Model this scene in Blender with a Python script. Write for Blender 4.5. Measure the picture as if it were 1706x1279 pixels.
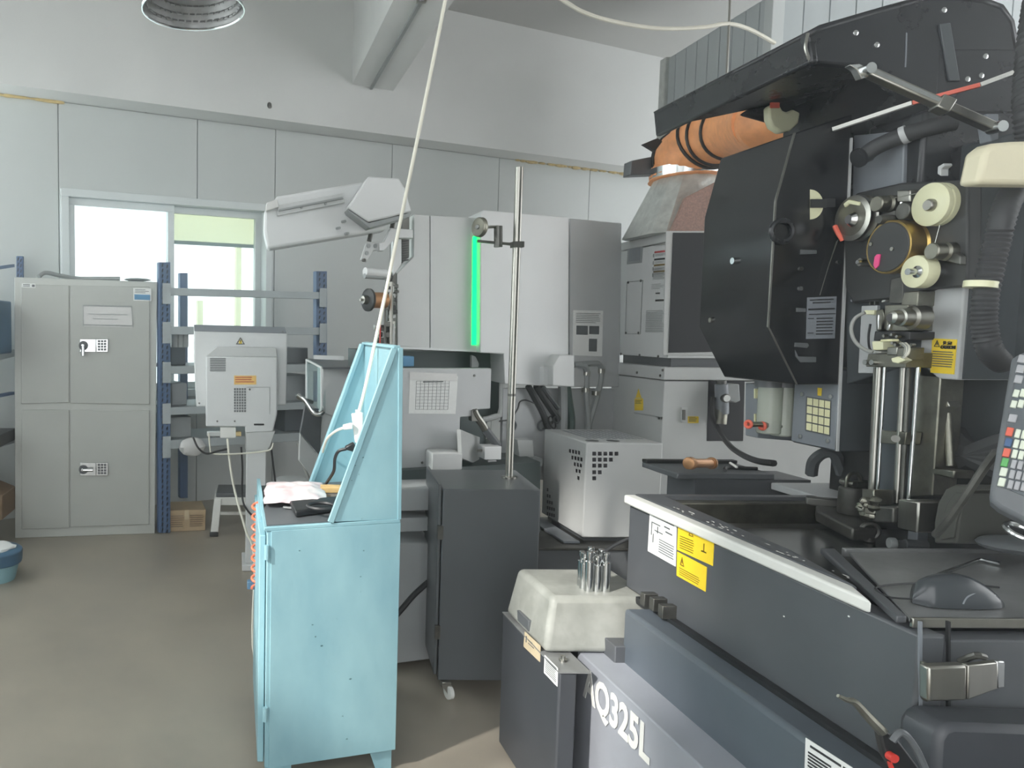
import bpy, bmesh, math, random
from mathutils import Vector, Matrix
random.seed(7)
for o in list(bpy.data.objects):
    bpy.data.objects.remove(o)
SC = bpy.context.scene
COL = SC.collection
V = Vector
# ------------------------------------------------------------------ camera
FPX, CX, CY = 1280.0, 390.0, 640.0
PITCH, ROLL, CAMZ = math.radians(4.25), math.radians(0.4), 1.47
cam = bpy.data.cameras.new('camera')
cam.sensor_width = 36.0
cam.lens = FPX / 1706 * 36
cam.shift_x = (853 - CX) / 1706
cam.clip_start = 0.05
CAM = bpy.data.objects.new('camera', cam)
COL.objects.link(CAM)
CAM.matrix_world = (Matrix.Translation((0, 0, CAMZ)) @ Matrix.Rotation(math.pi / 2 - PITCH, 4, 'X')
                    @ Matrix.Rotation(ROLL, 4, 'Z'))
SC.camera = CAM
RM = CAM.matrix_world.to_3x3()
CO = V((0, 0, CAMZ))
# ------------------------------------------------------------------ light
SC.view_settings.view_transform = 'Standard'
SC.view_settings.look = 'None'
SC.view_settings.exposure = 1.57
SC.view_settings.gamma = 1.0
SC.view_settings.use_curve_mapping = False
world = bpy.data.worlds.new('sky')
SC.world = world
world.use_nodes = True
wn = world.node_tree
bg = wn.nodes['Background']
bg.inputs['Color'].default_value = (0.95, 0.98, 1.0, 1)
bg.inputs['Strength'].default_value = 1.25
sun = bpy.data.lights.new('sun', 'SUN')
sun.energy = 2.5
sun.angle = math.radians(3)
sun.color = (1.0, 0.97, 0.92)
SUN = bpy.data.objects.new('sun', sun)
COL.objects.link(SUN)
SUN.rotation_euler = V((0.83, 0.55, -0.70)).to_track_quat('-Z', 'Y').to_euler()

# ------------------------------------------------------------------ helpers
def ray(px, py):
    return RM @ V(((px - CX) / FPX, -(py - CY) / FPX, -1.0))
class Plane:
    def __init__(s, p, n, ext=None):
        s.p = V(p); s.n = V(n).normalized(); s.ext = V(ext) if ext is not None else -s.n
    def at(s, px, py):
        r = ray(px, py)
        return CO + r * ((s.p - CO).dot(s.n) / r.dot(s.n))
    def off(s, t):          # move away from the camera by t
        return Plane(s.p - s.n * t, s.n, s.ext)
def PY(d): return Plane((0, d, 0), (0, -1, 0))
def PX(x): return Plane((x, 0, 0), (-1, 0, 0))
def PZ(z): return Plane((0, 0, z), (0, 0, 1))
def P(px, py, d): return PY(d).at(px, py)
WROT = math.radians(24.5)
WU = V((math.cos(WROT), math.sin(WROT), 0))        # along the back wall, to the right
WN = V((math.sin(WROT), -math.cos(WROT), 0))       # out of the back wall, into the room
WO = V((-1.75, 5.75, 0))
WALL = Plane(WO, WN)
def W(u, out, z): return WO + WU * u + WN * out + V((0, 0, z))
def wu(px, py=300, out=0.0):
    return (Plane(WO + WN * out, WN).at(px, py) - WO).dot(WU)
def wz(px, py, out=0.0): return Plane(WO + WN * out, WN).at(px, py).z

def smooth_pts(pts, n=6):
    pts = [V(p) for p in pts]
    if len(pts) < 3: return pts
    out = []
    for i in range(len(pts) - 1):
        p0 = pts[max(i - 1, 0)]; p1 = pts[i]; p2 = pts[i + 1]; p3 = pts[min(i + 2, len(pts) - 1)]
        for k in range(n):
            t = k / n
            out.append(0.5 * ((2 * p1) + (p2 - p0) * t + (2 * p0 - 5 * p1 + 4 * p2 - p3) * t * t
                              + (3 * p1 - p0 - 3 * p2 + p3) * t ** 3))
    out.append(pts[-1])
    return out

class MB:
    def __init__(s, M=None):
        s.bm = bmesh.new(); s.M = M
    def v(s, p):
        p = V(p)
        return s.bm.verts.new(s.M @ p if s.M else p)
    def face(s, pts):
        s.bm.faces.new([s.v(p) for p in pts]); return s
    def prism(s, pts, ext):
        ext = V(ext)
        a = [s.v(p) for p in pts]; b = [s.v(V(p) + ext) for p in pts]
        s.bm.faces.new(a); s.bm.faces.new(b[::-1])
        for i in range(len(a)):
            j = (i + 1) % len(a)
            s.bm.faces.new((a[i], b[i], b[j], a[j]))
        return s
    def slab(s, plane, pxs, t):
        return s.prism([plane.at(x, y) for x, y in pxs], plane.ext * t)
    def rect(s, plane, x0, y0, x1, y1, t):
        return s.slab(plane, [(x0, y0), (x1, y0), (x1, y1), (x0, y1)], t)
    def box(s, a, b):
        x0, y0, z0 = a; x1, y1, z1 = b
        return s.prism([(x0, y0, z0), (x1, y0, z0), (x1, y1, z0), (x0, y1, z0)], (0, 0, z1 - z0))
    def obox(s, c, ax, ay, az):          # centre and three half vectors
        c, ax, ay, az = V(c), V(ax), V(ay), V(az)
        return s.prism([c - ax - ay - az, c + ax - ay - az, c + ax + ay - az, c - ax + ay - az], az * 2)
    def beam(s, p0, p1, w, h, up=(0, 0, 1)):
        p0, p1 = V(p0), V(p1); d = (p1 - p0).normalized(); up = V(up)
        sd = d.cross(up)
        if sd.length < 1e-4: sd = d.cross(V((1, 0, 0)))
        sd.normalize(); u2 = sd.cross(d).normalized()
        a, b = sd * w / 2, u2 * h / 2
        return s.prism([p0 - a - b, p0 + a - b, p0 + a + b, p0 - a + b], p1 - p0)
    def ring(s, c, x, y, r, n):
        return [s.v(c + x * (r * math.cos(2 * math.pi * i / n)) + y * (r * math.sin(2 * math.pi * i / n))) for i in range(n)]
    def lathe(s, p0, axis, prof, n=20, cap=True):   # prof: (distance along axis, radius)
        p0 = V(p0); a = V(axis).normalized()
        x = a.orthogonal().normalized(); y = a.cross(x)
        prev = None; first = None
        for t, r in prof:
            rg = s.ring(p0 + a * t, x, y, max(r, 1e-4), n)
            if prev:
                for i in range(n):
                    j = (i + 1) % n
                    s.bm.faces.new((prev[i], prev[j], rg[j], rg[i]))
            else: first = rg
            prev = rg
        if cap:
            s.bm.faces.new(first[::-1]); s.bm.faces.new(prev)
        return s
    def cyl(s, p0, p1, r, r1=None, n=16):
        p0, p1 = V(p0), V(p1)
        return s.lathe(p0, p1 - p0, [(0, r), ((p1 - p0).length, r if r1 is None else r1)], n)
    def tube(s, pts, r, n=8, sm=6, ribs=0):
        pts = smooth_pts(pts, sm) if sm else [V(p) for p in pts]
        prev = None; x = None
        for i, p in enumerate(pts):
            d = (pts[min(i + 1, len(pts) - 1)] - pts[max(i - 1, 0)]).normalized()
            if x is None: x = d.orthogonal().normalized()
            x = (x - d * x.dot(d))
            if x.length < 1e-5: x = d.orthogonal()
            x.normalize()
            rr = r(i / (len(pts) - 1)) if callable(r) else r
            if ribs and i % 2: rr *= ribs
            rg = s.ring(p, x, d.cross(x), rr, n)
            if prev:
                for k in range(n):
                    j = (k + 1) % n
                    s.bm.faces.new((prev[k], prev[j], rg[j], rg[k]))
            else: s.bm.faces.new(rg[::-1])
            prev = rg
        s.bm.faces.new(prev)
        return s
    def torus(s, c, axis, R, r, n=24, m=8, a0=0, a1=2 * math.pi, xdir=None):
        c = V(c); a = V(axis).normalized()
        x = V(xdir) if xdir else a.orthogonal().normalized()
        y = a.cross(x)
        full = abs(a1 - a0 - 2 * math.pi) < 1e-6
        k = n if full else n + 1
        rs = []
        for i in range(k):
            t = a0 + (a1 - a0) * i / n
            d = x * math.cos(t) + y * math.sin(t)
            rs.append(s.ring(c + d * R, d, a, r, m))
        for i in range(k if full else k - 1):
            p, q = rs[i], rs[(i + 1) % k]
            for j in range(m):
                l = (j + 1) % m
                s.bm.faces.new((p[j], p[l], q[l], q[j]))
        if not full:
            s.bm.faces.new(rs[0]); s.bm.faces.new(rs[-1])
        return s
    def blob(s, c, ax, ay, az, n=16, m=10, jit=0):
        c = V(c); ax, ay, az = V(ax), V(ay), V(az)
        rows = []
        for i in range(1, m):
            t = math.pi * i / m
            rows.append([s.v(c + az * math.cos(t) + (ax * math.cos(2 * math.pi * k / n) + ay * math.sin(2 * math.pi * k / n)) * math.sin(t)
                             * (1 + random.uniform(-jit, jit))) for k in range(n)])
        top, bot = s.v(c + az), s.v(c - az)
        for k in range(n):
            j = (k + 1) % n
            s.bm.faces.new((top, rows[0][k], rows[0][j]))
            s.bm.faces.new((bot, rows[-1][j], rows[-1][k]))
            for i in range(len(rows) - 1):
                s.bm.faces.new((rows[i][k], rows[i + 1][k], rows[i + 1][j], rows[i][j]))
        return s

def rootof(o):
    while o.parent: o = o.parent
    return o
def obj(name, mb, mat, parent=None, bev=0.0, seg=2, sharp=35, label=None):
    bm = mb.bm
    bmesh.ops.recalc_face_normals(bm, faces=bm.faces[:])
    me = bpy.data.meshes.new(name)
    if parent is not None:
        bm.transform(rootof(parent).matrix_basis.inverted())
        org = V((0, 0, 0))
    else:
        cs = [v.co for v in bm.verts]
        org = V(((min(c.x for c in cs) + max(c.x for c in cs)) / 2, (min(c.y for c in cs) + max(c.y for c in cs)) / 2, min(c.z for c in cs)))
        bm.transform(Matrix.Translation(-org))
    bm.to_mesh(me); bm.free()
    me.polygons.foreach_set('use_smooth', [True] * len(me.polygons))
    me.set_sharp_from_angle(angle=math.radians(sharp))
    me.materials.append(mat)
    o = bpy.data.objects.new(name, me)
    COL.objects.link(o)
    if parent is not None: o.parent = parent
    else: o.location = org
    if bev:
        m = o.modifiers.new('bevel', 'BEVEL'); m.width = bev; m.segments = seg; m.limit_method = 'ANGLE'
        m.angle_limit = math.radians(40); m.harden_normals = False
    if label: o['label'] = label
    return o
def tag(o, label, cat, group=None):
    o['label'] = label; o['category'] = cat
    if group: o['group'] = group
    return o
def thing(name, label, cat, loc, group=None):
    o = bpy.data.objects.new(name, None)
    o.empty_display_size = 0.1
    COL.objects.link(o); o.location = V(loc); o.matrix_basis = Matrix.Translation(V(loc))
    return tag(o, label, cat, group)
def struct(name, mb, mat, bev=0.0):
    o = obj(name, mb, mat, None, bev); o['kind'] = 'structure'; return o

# ------------------------------------------------------------------ materials
def lin(c):
    def f(u):
        u /= 255.0
        return u / 12.92 if u <= 0.04045 else ((u + 0.055) / 1.055) ** 2.4
    return (f(c[0]), f(c[1]), f(c[2]), 1)
def mat(name, rgb, rough=0.5, metal=0.0, var=0.06, scale=6.0, bump=0.0, bscale=60.0, rvar=0.0, emit=0.0, coat=0.0, second=None, stretch=None, spec=None, alpha=1.0):
    m = bpy.data.materials.new(name); m.use_nodes = True
    nt = m.node_tree; b = nt.nodes['Principled BSDF']; L = nt.links
    b.inputs['Roughness'].default_value = rough; b.inputs['Metallic'].default_value = metal
    if spec is not None: b.inputs['Specular IOR Level'].default_value = spec
    if coat: b.inputs['Coat Weight'].default_value = coat; b.inputs['Coat Roughness'].default_value = 0.15
    c = lin(rgb)
    tc = nt.nodes.new('ShaderNodeTexCoord'); vec = tc.outputs['Object']
    if stretch:
        mp = nt.nodes.new('ShaderNodeMapping'); mp.inputs['Scale'].default_value = stretch
        L.new(vec, mp.inputs['Vector']); vec = mp.outputs['Vector']
    n = nt.nodes.new('ShaderNodeTexNoise'); n.inputs['Scale'].default_value = scale; n.inputs['Detail'].default_value = 6
    n.inputs['Roughness'].default_value = 0.65
    L.new(vec, n.inputs['Vector'])
    r = nt.nodes.new('ShaderNodeValToRGB')
    r.color_ramp.elements[0].position = 0.32; r.color_ramp.elements[1].position = 0.68
    lo = lin(second) if second else tuple(x * (1 - 2 * var) for x in c[:3]) + (1,)
    r.color_ramp.elements[0].color = lo
    r.color_ramp.elements[1].color = c if second else tuple(min(1, x * (1 + var)) for x in c[:3]) + (1,)
    L.new(n.outputs['Fac'], r.inputs['Fac']); L.new(r.outputs['Color'], b.inputs['Base Color'])
    if rvar:
        mr = nt.nodes.new('ShaderNodeMapRange'); mr.inputs['To Min'].default_value = max(0.02, rough - rvar); mr.inputs['To Max'].default_value = min(1, rough + rvar)
        L.new(n.outputs['Fac'], mr.inputs['Value']); L.new(mr.outputs['Result'], b.inputs['Roughness'])
    if bump:
        n2 = nt.nodes.new('ShaderNodeTexNoise'); n2.inputs['Scale'].default_value = bscale; n2.inputs['Detail'].default_value = 3
        L.new(vec, n2.inputs['Vector'])
        bp = nt.nodes.new('ShaderNodeBump'); bp.inputs['Strength'].default_value = bump; bp.inputs['Distance'].default_value = 0.01
        L.new(n2.outputs['Fac'], bp.inputs['Height']); L.new(bp.outputs['Normal'], b.inputs['Normal'])
    if emit:
        b.inputs['Emission Color'].default_value = c; b.inputs['Emission Strength'].default_value = emit
    if alpha < 1: b.inputs['Alpha'].default_value = alpha
    return m
def glassy(name, rgb, clear=0.85, rough=0.05):
    m = bpy.data.materials.new(name); m.use_nodes = True
    nt = m.node_tree; out = nt.nodes['Material Output']; L = nt.links
    p = nt.nodes['Principled BSDF']; p.inputs['Base Color'].default_value = lin(rgb); p.inputs['Roughness'].default_value = rough
    t = nt.nodes.new('ShaderNodeBsdfTransparent'); t.inputs['Color'].default_value = lin(rgb)
    mx = nt.nodes.new('ShaderNodeMixShader'); mx.inputs['Fac'].default_value = clear
    L.new(p.outputs['BSDF'], mx.inputs[1]); L.new(t.outputs['BSDF'], mx.inputs[2]); L.new(mx.outputs['Shader'], out.inputs['Surface'])
    return m
M = {}
M['plaster'] = mat('plaster', (222, 224, 222), 0.9, var=0.03, scale=1.5, bump=0.05, bscale=40)
M['ceiling'] = mat('ceiling', (190, 191, 188), 0.95, var=0.03, scale=1)
M['panel'] = mat('sandwich_panel', (200, 205, 203), 0.45, var=0.02, scale=1.2, stretch=(1, 1, 0.2))
M['partition'] = mat('partition_panel', (190, 198, 200), 0.4, var=0.05, scale=4, stretch=(1, 1, .1))
M['floor'] = mat('concrete_floor', (168, 160, 145), 0.4, var=0.1, scale=1.4, bump=0.05, bscale=7, rvar=0.16, second=(142, 136, 125))
M['alu'] = mat('white_aluminium', (214, 220, 220), 0.4, var=0.02)
M['glass'] = glassy('window_glass', (235, 245, 245), 0.92)
M['locker'] = mat('grey_locker', (178, 181, 176), 0.4, var=0.03, scale=3)
M['locker_frame'] = mat('locker_frame', (186, 189, 184), 0.4, var=0.03)
M['chrome'] = mat('chrome', (205, 208, 208), 0.18, 1.0, var=0.03)
M['steel'] = mat('brushed_steel', (168, 167, 160), 0.3, 1.0, var=0.08, scale=20, stretch=(1, 1, .05))
M['steel_old'] = mat('old_steel', (140, 139, 128), 0.38, 1.0, var=0.2, scale=14, rvar=0.12)
M['dsteel'] = mat('dark_steel', (104, 104, 100), 0.42, 0.8, var=0.2, scale=15)
M['darkkey'] = mat('dark_keypad', (92, 96, 98), 0.4)
M['black'] = mat('black_plastic', (30, 32, 34), 0.42, var=0.1)
M['rubber'] = mat('black_rubber', (54, 56, 58), 0.6, var=0.1)
M['white'] = mat('white_plastic', (228, 229, 224), 0.4, var=0.03)
M['cream'] = mat('cream_plastic', (222, 216, 188), 0.45, var=0.04)
M['creamwheel'] = mat('cream_wheel', (226, 226, 190), 0.35, var=0.05)
M['paper'] = mat('paper', (232, 234, 232), 0.8, var=0.02)
M['ink'] = mat('ink', (96, 100, 102), 0.8)
M['inkdark'] = mat('dark_ink', (44, 46, 48), 0.8)
M['inkred'] = mat('red_ink', (190, 70, 70), 0.8)
M['yellow'] = mat('yellow_sticker', (246, 214, 44), 0.5, var=0.03)
M['orange_lab'] = mat('orange_label', (240, 200, 120), 0.6, var=0.03)
M['blueshelf'] = mat('blue_shelf_paint', (84, 108, 142), 0.45, var=0.08)
M['shelfbeam'] = mat('grey_shelf_beam', (176, 184, 186), 0.45, var=0.05)
M['shelfboard'] = mat('shelf_board', (150, 156, 158), 0.5, var=0.06)
M['card'] = mat('cardboard', (186, 164, 132), 0.85, var=0.06, scale=9)
M['cardline'] = mat('cardboard_print', (120, 100, 78), 0.85)
M['tape'] = mat('brown_tape', (202, 186, 156), 0.4)
M['teal'] = mat('teal_paint', (148, 188, 196), 0.42, var=0.06, scale=5, stretch=(1, 1, .45), second=(126, 168, 180), rvar=0.1)
M['tealdirt'] = mat('teal_chipped', (70, 110, 116), 0.7)
M['mwhite'] = mat('machine_white', (214, 217, 217), 0.38, var=0.02)
M['mgrey'] = mat('machine_grey', (186, 189, 190), 0.42, var=0.03)
M['mlight'] = mat('machine_light_grey', (198, 201, 200), 0.4, var=0.03)
M['mdark'] = mat('machine_dark_grey', (84, 92, 98), 0.42, var=0.06, scale=3)
M['greenblack'] = mat('dark_green_cover', (60, 74, 74), 0.5, var=0.08)
M['cab'] = mat('dark_cabinet', (92, 96, 99), 0.38, var=0.05, scale=3)
M['lid'] = mat('worn_cast_lid', (166, 168, 162), 0.5, var=0.1, scale=9, second=(134, 136, 130))
M['pump'] = mat('pump_dark', (62, 65, 70), 0.4, var=0.08)
M['aqgrey'] = mat('base_panel_grey', (150, 154, 162), 0.42, var=0.04)
M['frost'] = bpy.data.materials.new('frosted_fill_pane')  # diffusing pane for the added fill window on the left
M['tank'] = mat('tank_dark_grey', (82, 85, 89), 0.36, var=0.06, scale=4, rvar=0.08)
M['tankblue'] = mat('tank_lower_grey', (86, 94, 102), 0.34, var=0.06, scale=4)
M['rim'] = mat('white_rim', (226, 227, 222), 0.4, var=0.03)
M['gloss'] = mat('black_gloss', (24, 27, 30), 0.24, var=0.1, coat=0.15)
M['hood'] = mat('black_hood', (34, 37, 41), 0.28, var=0.12, scale=5, rvar=0.1)
M['column'] = mat('machine_column', (70, 76, 80), 0.38, var=0.08)
M['plate'] = mat('black_plate', (48, 50, 51), 0.45, var=0.08)
M['bluegrey'] = mat('blue_grey_panel', (126, 132, 138), 0.4, var=0.04)
M['orange'] = mat('orange_duct', (250, 170, 112), 0.5, var=0.12, scale=18, bump=0.5, bscale=26)
M['foil'] = mat('silver_foil', (204, 208, 204), 0.32, 0.35, var=0.12, scale=25, bump=0.3, bscale=35)
M['foilred'] = mat('reddish_insulation', (170, 140, 128), 0.7, var=0.2, scale=120)
M['mesh'] = mat('filter_mesh', (32, 33, 40), 0.6, var=0.1, scale=300)
M['green'] = mat('green_led', (0, 240, 96), 0.4, var=0.0, emit=1.4)
M['copper'] = mat('copper_wire', (186, 140, 100), 0.35, 0.6, var=0.06, scale=60)
M['brass'] = mat('brass', (188, 160, 92), 0.3, 0.9, var=0.1)
M['pink'] = mat('pink_tag', (236, 80, 140), 0.5)
M['red'] = mat('red_plastic', (206, 60, 50), 0.45)
M['redkey'] = mat('red_key', (222, 104, 84), 0.5)
M['bluekey'] = mat('blue_key', (66, 96, 136), 0.5)
M['greenkey'] = mat('green_key', (96, 176, 100), 0.5)
M['whitekey'] = mat('pale_key', (222, 230, 214), 0.5)
M['greykey'] = mat('grey_key', (170, 172, 176), 0.5)
M['yellowkey'] = mat('ivory_key', (228, 226, 182), 0.5)
M['pendant'] = mat('pendant_grey', (104, 108, 112), 0.45, var=0.05)
M['jar'] = glassy('clear_jar', (206, 212, 200), 0.45, 0.1)
M['plastic'] = glassy('clear_plastic', (232, 232, 230), 0.25, 0.25)
M['wood'] = mat('wood', (206, 172, 116), 0.6, var=0.12, scale=10, stretch=(1, 8, 1))
M['cable_w'] = mat('white_cable', (226, 224, 210), 0.5)
M['cable_g'] = mat('grey_cable', (150, 152, 148), 0.5)
M['cable_b'] = mat('black_cable', (34, 36, 38), 0.5)
M['hosegreen'] = mat('dark_green_hose', (58, 80, 74), 0.4)
M['hosegrey'] = mat('grey_hose', (150, 155, 155), 0.45)
M['hosered'] = mat('orange_coil_hose', (226, 120, 88), 0.4)
M['reflector'] = mat('lamp_reflector', (170, 172, 172), 0.3, 0.1, var=0.1, scale=20)
M['bluebin'] = mat('blue_bin', (74, 108, 134), 0.5)
M['teabox'] = mat('light_blue_plastic', (92, 150, 190), 0.5)
M['foam'] = mat('yellow_foam', (214, 192, 140), 0.9, bump=0.6, bscale=50)
M['water'] = mat('dark_table', (52, 54, 55), 0.16, 0.4, var=0.1)
M['mouse'] = mat('mouse_plastic', (62, 67, 71), 0.22, var=0.05)
M['tray'] = mat('tray_steel', (136, 138, 138), 0.32, 0.25, var=0.12, scale=12)
M['blind'] = glassy('cream_blind', (246, 242, 222), 0.6, 0.8)

M['frost'].use_nodes = True
_n = M['frost'].node_tree; _n.nodes.remove(_n.nodes['Principled BSDF'])
_t = _n.nodes.new('ShaderNodeBsdfTranslucent'); _t.inputs['Color'].default_value = (.92, .95, .95, 1)
_n.links.new(_t.outputs['BSDF'], _n.nodes['Material Output'].inputs['Surface'])

# ------------------------------------------------------------------ the room
def vplane(a, b):            # vertical plane through two points, facing the camera
    d = V((b.x - a.x, b.y - a.y, 0)).normalized(); n = V((d.y, -d.x, 0))
    if n.dot(CO - a) < 0: n = -n
    return Plane(a, n)
def fplane(ax, ay, bx, by, z=0.0):
    return vplane(PZ(z).at(ax, ay), PZ(z).at(bx, by))
CEIL = 4.32
struct('floor', MB().box((-2.6, -3.0, -0.1), (7.0, 10.0, 0.0)), M['floor'])
struct('ceiling', MB().box((-2.6, -1.6, CEIL), (7.0, 10.0, CEIL + 0.15)), M['ceiling'])
# left wall with a high window opening near the camera, where the sun comes in
lw = MB()
for (y0, y1, z0, z1) in ((-1.6, -.45, 0, CEIL), (1.3, 1.7, 0, CEIL), (5.6, 6.2, 0, CEIL), (1.7, 5.6, 0, 1.1), (1.7, 5.6, 3.3, CEIL), (-.45, 1.3, 0, 2.3), (-.45, 1.3, 4.2, CEIL)):
    lw.box((-2.45, y0, z0), (-2.3, y1, z1))
struct('wall_left', lw, M['panel'])
wl = MB()
for (y0, y1, z0, z1) in ((-.45, 1.3, 2.3, 2.36), (-.45, 1.3, 4.14, 4.2), (-.45, -.39, 2.36, 4.14), (1.24, 1.3, 2.36, 4.14), (.40, .45, 2.36, 4.14)):
    wl.box((-2.42, y0, z0), (-2.32, y1, z1))
struct('window_2', wl, M['alu'])
w3 = MB()  # unseen glazed band, added to brighten the left of the room
for (y0, y1, z0, z1) in ((1.7, 5.6, 1.1, 1.15), (1.7, 5.6, 3.25, 3.3)) + tuple((y, y + .05, 1.15, 3.25) for y in (1.7, 2.67, 3.64, 4.61, 5.55)):
    w3.box((-2.42, y0, z0), (-2.33, y1, z1))
w3 = struct('window_fill', w3, M['alu'])
for y in (1.75, 2.72, 3.69, 4.66):
    obj('pane', MB().box((-2.38, y, 1.15), (-2.375, y + .92, 3.25)), M['frost'], w3)
struct('wall_light_block', MB().box((.9, -1.75, 0), (7.0, -1.6, CEIL)), M['panel'])  # unseen partial wall, added to keep sky light off the right machine
soff_z = wz(0, 157)
uL, uR = -0.62, 9.0
bo = 0.26
mb = MB()
mb.prism([W(uL, bo, soff_z), W(uR, bo, soff_z), W(uR, -0.25, soff_z), W(uL, -0.25, soff_z)], (0, 0, CEIL - soff_z))
upper = struct('wall_back_upper', mb, M['plaster'])
wb = MB()
win_u0, win_u1 = wu(107, 330), wu(447, 340)
win_z1 = wz(107, 321); win_z0 = wz(300, 655)
# core of the back wall, with the window opening left free
for (a, b, z0, z1) in ((uL, win_u0, 0, soff_z), (win_u1, uR, 0, soff_z), (win_u0, win_u1, win_z1, soff_z), (win_u0, win_u1, 0, win_z0)):
    wb.prism([W(a, -0.02, z0), W(b, -0.02, z0), W(b, -0.12, z0), W(a, -0.12, z0)], (0, 0, z1 - z0))
wall_back = struct('wall_back', wb, M['alu'])
seams = [uL] + [wu(p, 240) for p in (97, 329, 459, 654, 833, 985)] + [7.3, uR]
g = 0.004
for i in range(len(seams) - 1):
    a, b = seams[i] + g, seams[i + 1] - g
    cuts = sorted({a, b} | {w for w in (win_u0, win_u1) if a < w < b})
    for j in range(len(cuts) - 1):
        c, d = cuts[j], cuts[j + 1]
        spans = [(0, soff_z - 0.004)]
        if c >= win_u0 - 0.001 and d <= win_u1 + 0.001: spans = [(0, win_z0), (win_z1, soff_z - 0.004)]
        for z0, z1 in spans:
            obj('wall_panel', MB().prism([W(c, 0, z0), W(d, 0, z0), W(d, -0.02, z0), W(c, -0.02, z0)], (0, 0, z1 - z0)), M['panel'], wall_back)
# screws along the top of the panels
for px, py in ((243, 186), (329, 196), (399, 203), (459, 210), (654, 234), (762, 248), (833, 253), (890, 260)):
    p = Plane(WO, WN).at(px, py)
    obj('panel_screw', MB().cyl(p, p + WN * 0.006, 0.012, n=8), M['dsteel'], wall_back)
# expanding foam and old paint along the soffit joint
def foam(px0, px1, n, r):
    f = MB()
    for k in range(n):
        u = wu(px0 + (px1 - px0) * (k + random.random() * 0.6) / n, 200)
        s = r * random.uniform(0.5, 1.2)
        f.blob(W(u, 0.012, soff_z - 0.008), WU * s * 1.6, WN * s * 0.7, V((0, 0, s * 0.6)), 7, 5, 0.2)
    return f
foam_r = obj('foam_seam', foam(862, 1052, 26, 0.03), M['foam'], wall_back)
foam_l = obj('foam_seam', foam(0, 105, 16, 0.022), M['foam'], wall_back)
# chip in the plaster
p = Plane(WO + WN * bo, WN).at(449, 176)
obj('plaster_chip', MB().blob(p, WU * 0.022, WN * 0.006, V((0, 0, 0.026)), 9, 6, 0.2), M['dsteel'], upper)
# concrete beam under the ceiling
fp = Plane(WO + WN * bo, WN)
a, b = fp.at(587, 141), fp.at(655, 148)
cb = MB().box((a.x, -1.5, a.z), (b.x, max(a.y, b.y) + 0.05, CEIL))
beam = struct('trim_1', cb, M['plaster'])
g0 = fp.at(618, 146)
obj('conduit', MB().box((g0.x - 0.012, -1.4, a.z - 0.02), (g0.x + 0.012, g0.y, a.z)), M['hosegrey'], beam)
for yy in (2.2, 3.6, 5.0):
    obj('conduit_clip', MB().box((g0.x - 0.03, yy - .012, a.z - 0.024), (g0.x + 0.03, yy + .012, a.z)), M['steel'], beam)
# partition at the right, behind the machine
pX = 3.92
pf = PX(pX)
pz = pf.at(1110, 100).z
y_far, y_near = pf.at(1110, 100).y, pf.at(1288, 40).y
part = MB().box((pX + .01, y_near, 0), (pX + 0.12, y_far, pz)).box((pX + .12, y_near, 0), (7.0, y_near + 0.12, pz))
wr = struct('wall_right', part, M['partition'])
n = 9
for i in range(n):
    y0 = y_near + (y_far - y_near) * i / n
    obj('wall_panel', MB().box((pX, y0 + .006, 0), (pX + .01, y0 + (y_far - y_near) / n - .006, pz)), M['partition'], wr)
for i in range(16):
    x0 = pX + .02 + i * 0.19
    obj('wall_panel', MB().box((x0 + .005, y_near - .012, 0), (x0 + .185, y_near, pz)), M['partition'], wr)
obj('corner_profile', MB().box((pX - .03, y_near - .03, 0), (pX + .06, y_near + .06, pz)), M['alu'], wr, .006)
obj('corner_profile', MB().box((pX - .03, y_far - .05, 0), (pX + .1, y_far + .05, pz + .01)), M['foil'], wr, .006)
# lowered ceiling panel above the partition
obj('lowered_ceiling', MB().box((pX - .35, y_near - 1.8, pz + .32), (7, y_near + .5, pz + .36)), M['plaster'], wr)

# ------------------------------------------------------------------ window
wn1 = MB()
FT = 0.055
def wfr(m, u0, u1, z0, z1, t, o0, o1):
    for (a, b, c, d) in ((u0, u1, z0, z0 + t), (u0, u1, z1 - t, z1), (u0, u0 + t, z0 + t, z1 - t), (u1 - t, u1, z0 + t, z1 - t)):
        m.prism([W(a, o0, c), W(b, o0, c), W(b, o1, c), W(a, o1, c)], (0, 0, d - c))
    return m
wfr(wn1, win_u0 - 0.03, win_u1 + .03, win_z0 - .03, win_z1 + 0.03, 0.06, 0.03, -0.14)
window = struct('window_1', wn1, M['alu'], 0.004)
um = wu(288, 420)
s1 = obj('sash', wfr(MB(), win_u0 + .03, um + .02, win_z0 + .03, win_z1 - .03, FT, -.02, -.06), M['alu'], window, .003)
s2 = obj('sash', wfr(MB(), um - .02, win_u1 - .03, win_z0 + .03, win_z1 - .03, FT, -.07, -.11), M['alu'], window, .003)
obj('pane', MB().prism([W(win_u0 + .08, -.04, win_z0 + .08), W(um - .03, -.04, win_z0 + .08), W(um - .03, -.045, win_z0 + .08), W(win_u0 + .08, -.045, win_z0 + .08)], (0, 0, win_z1 - win_z0 - .16)), M['glass'], s1)
obj('pane', MB().prism([W(um + .03, -.09, win_z0 + .08), W(win_u1 - .08, -.09, win_z0 + .08), W(win_u1 - .08, -.095, win_z0 + .08), W(um + .03, -.095, win_z0 + .08)], (0, 0, win_z1 - win_z0 - .16)), M['glass'], s2)
zb = wz(370, 402)
obj('blind', MB().prism([W(um + .03, -.13, zb), W(win_u1 - .05, -.13, zb), W(win_u1 - .05, -.135, zb), W(um + .03, -.135, zb)], (0, 0, win_z1 - zb)), M['blind'], window)
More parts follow.
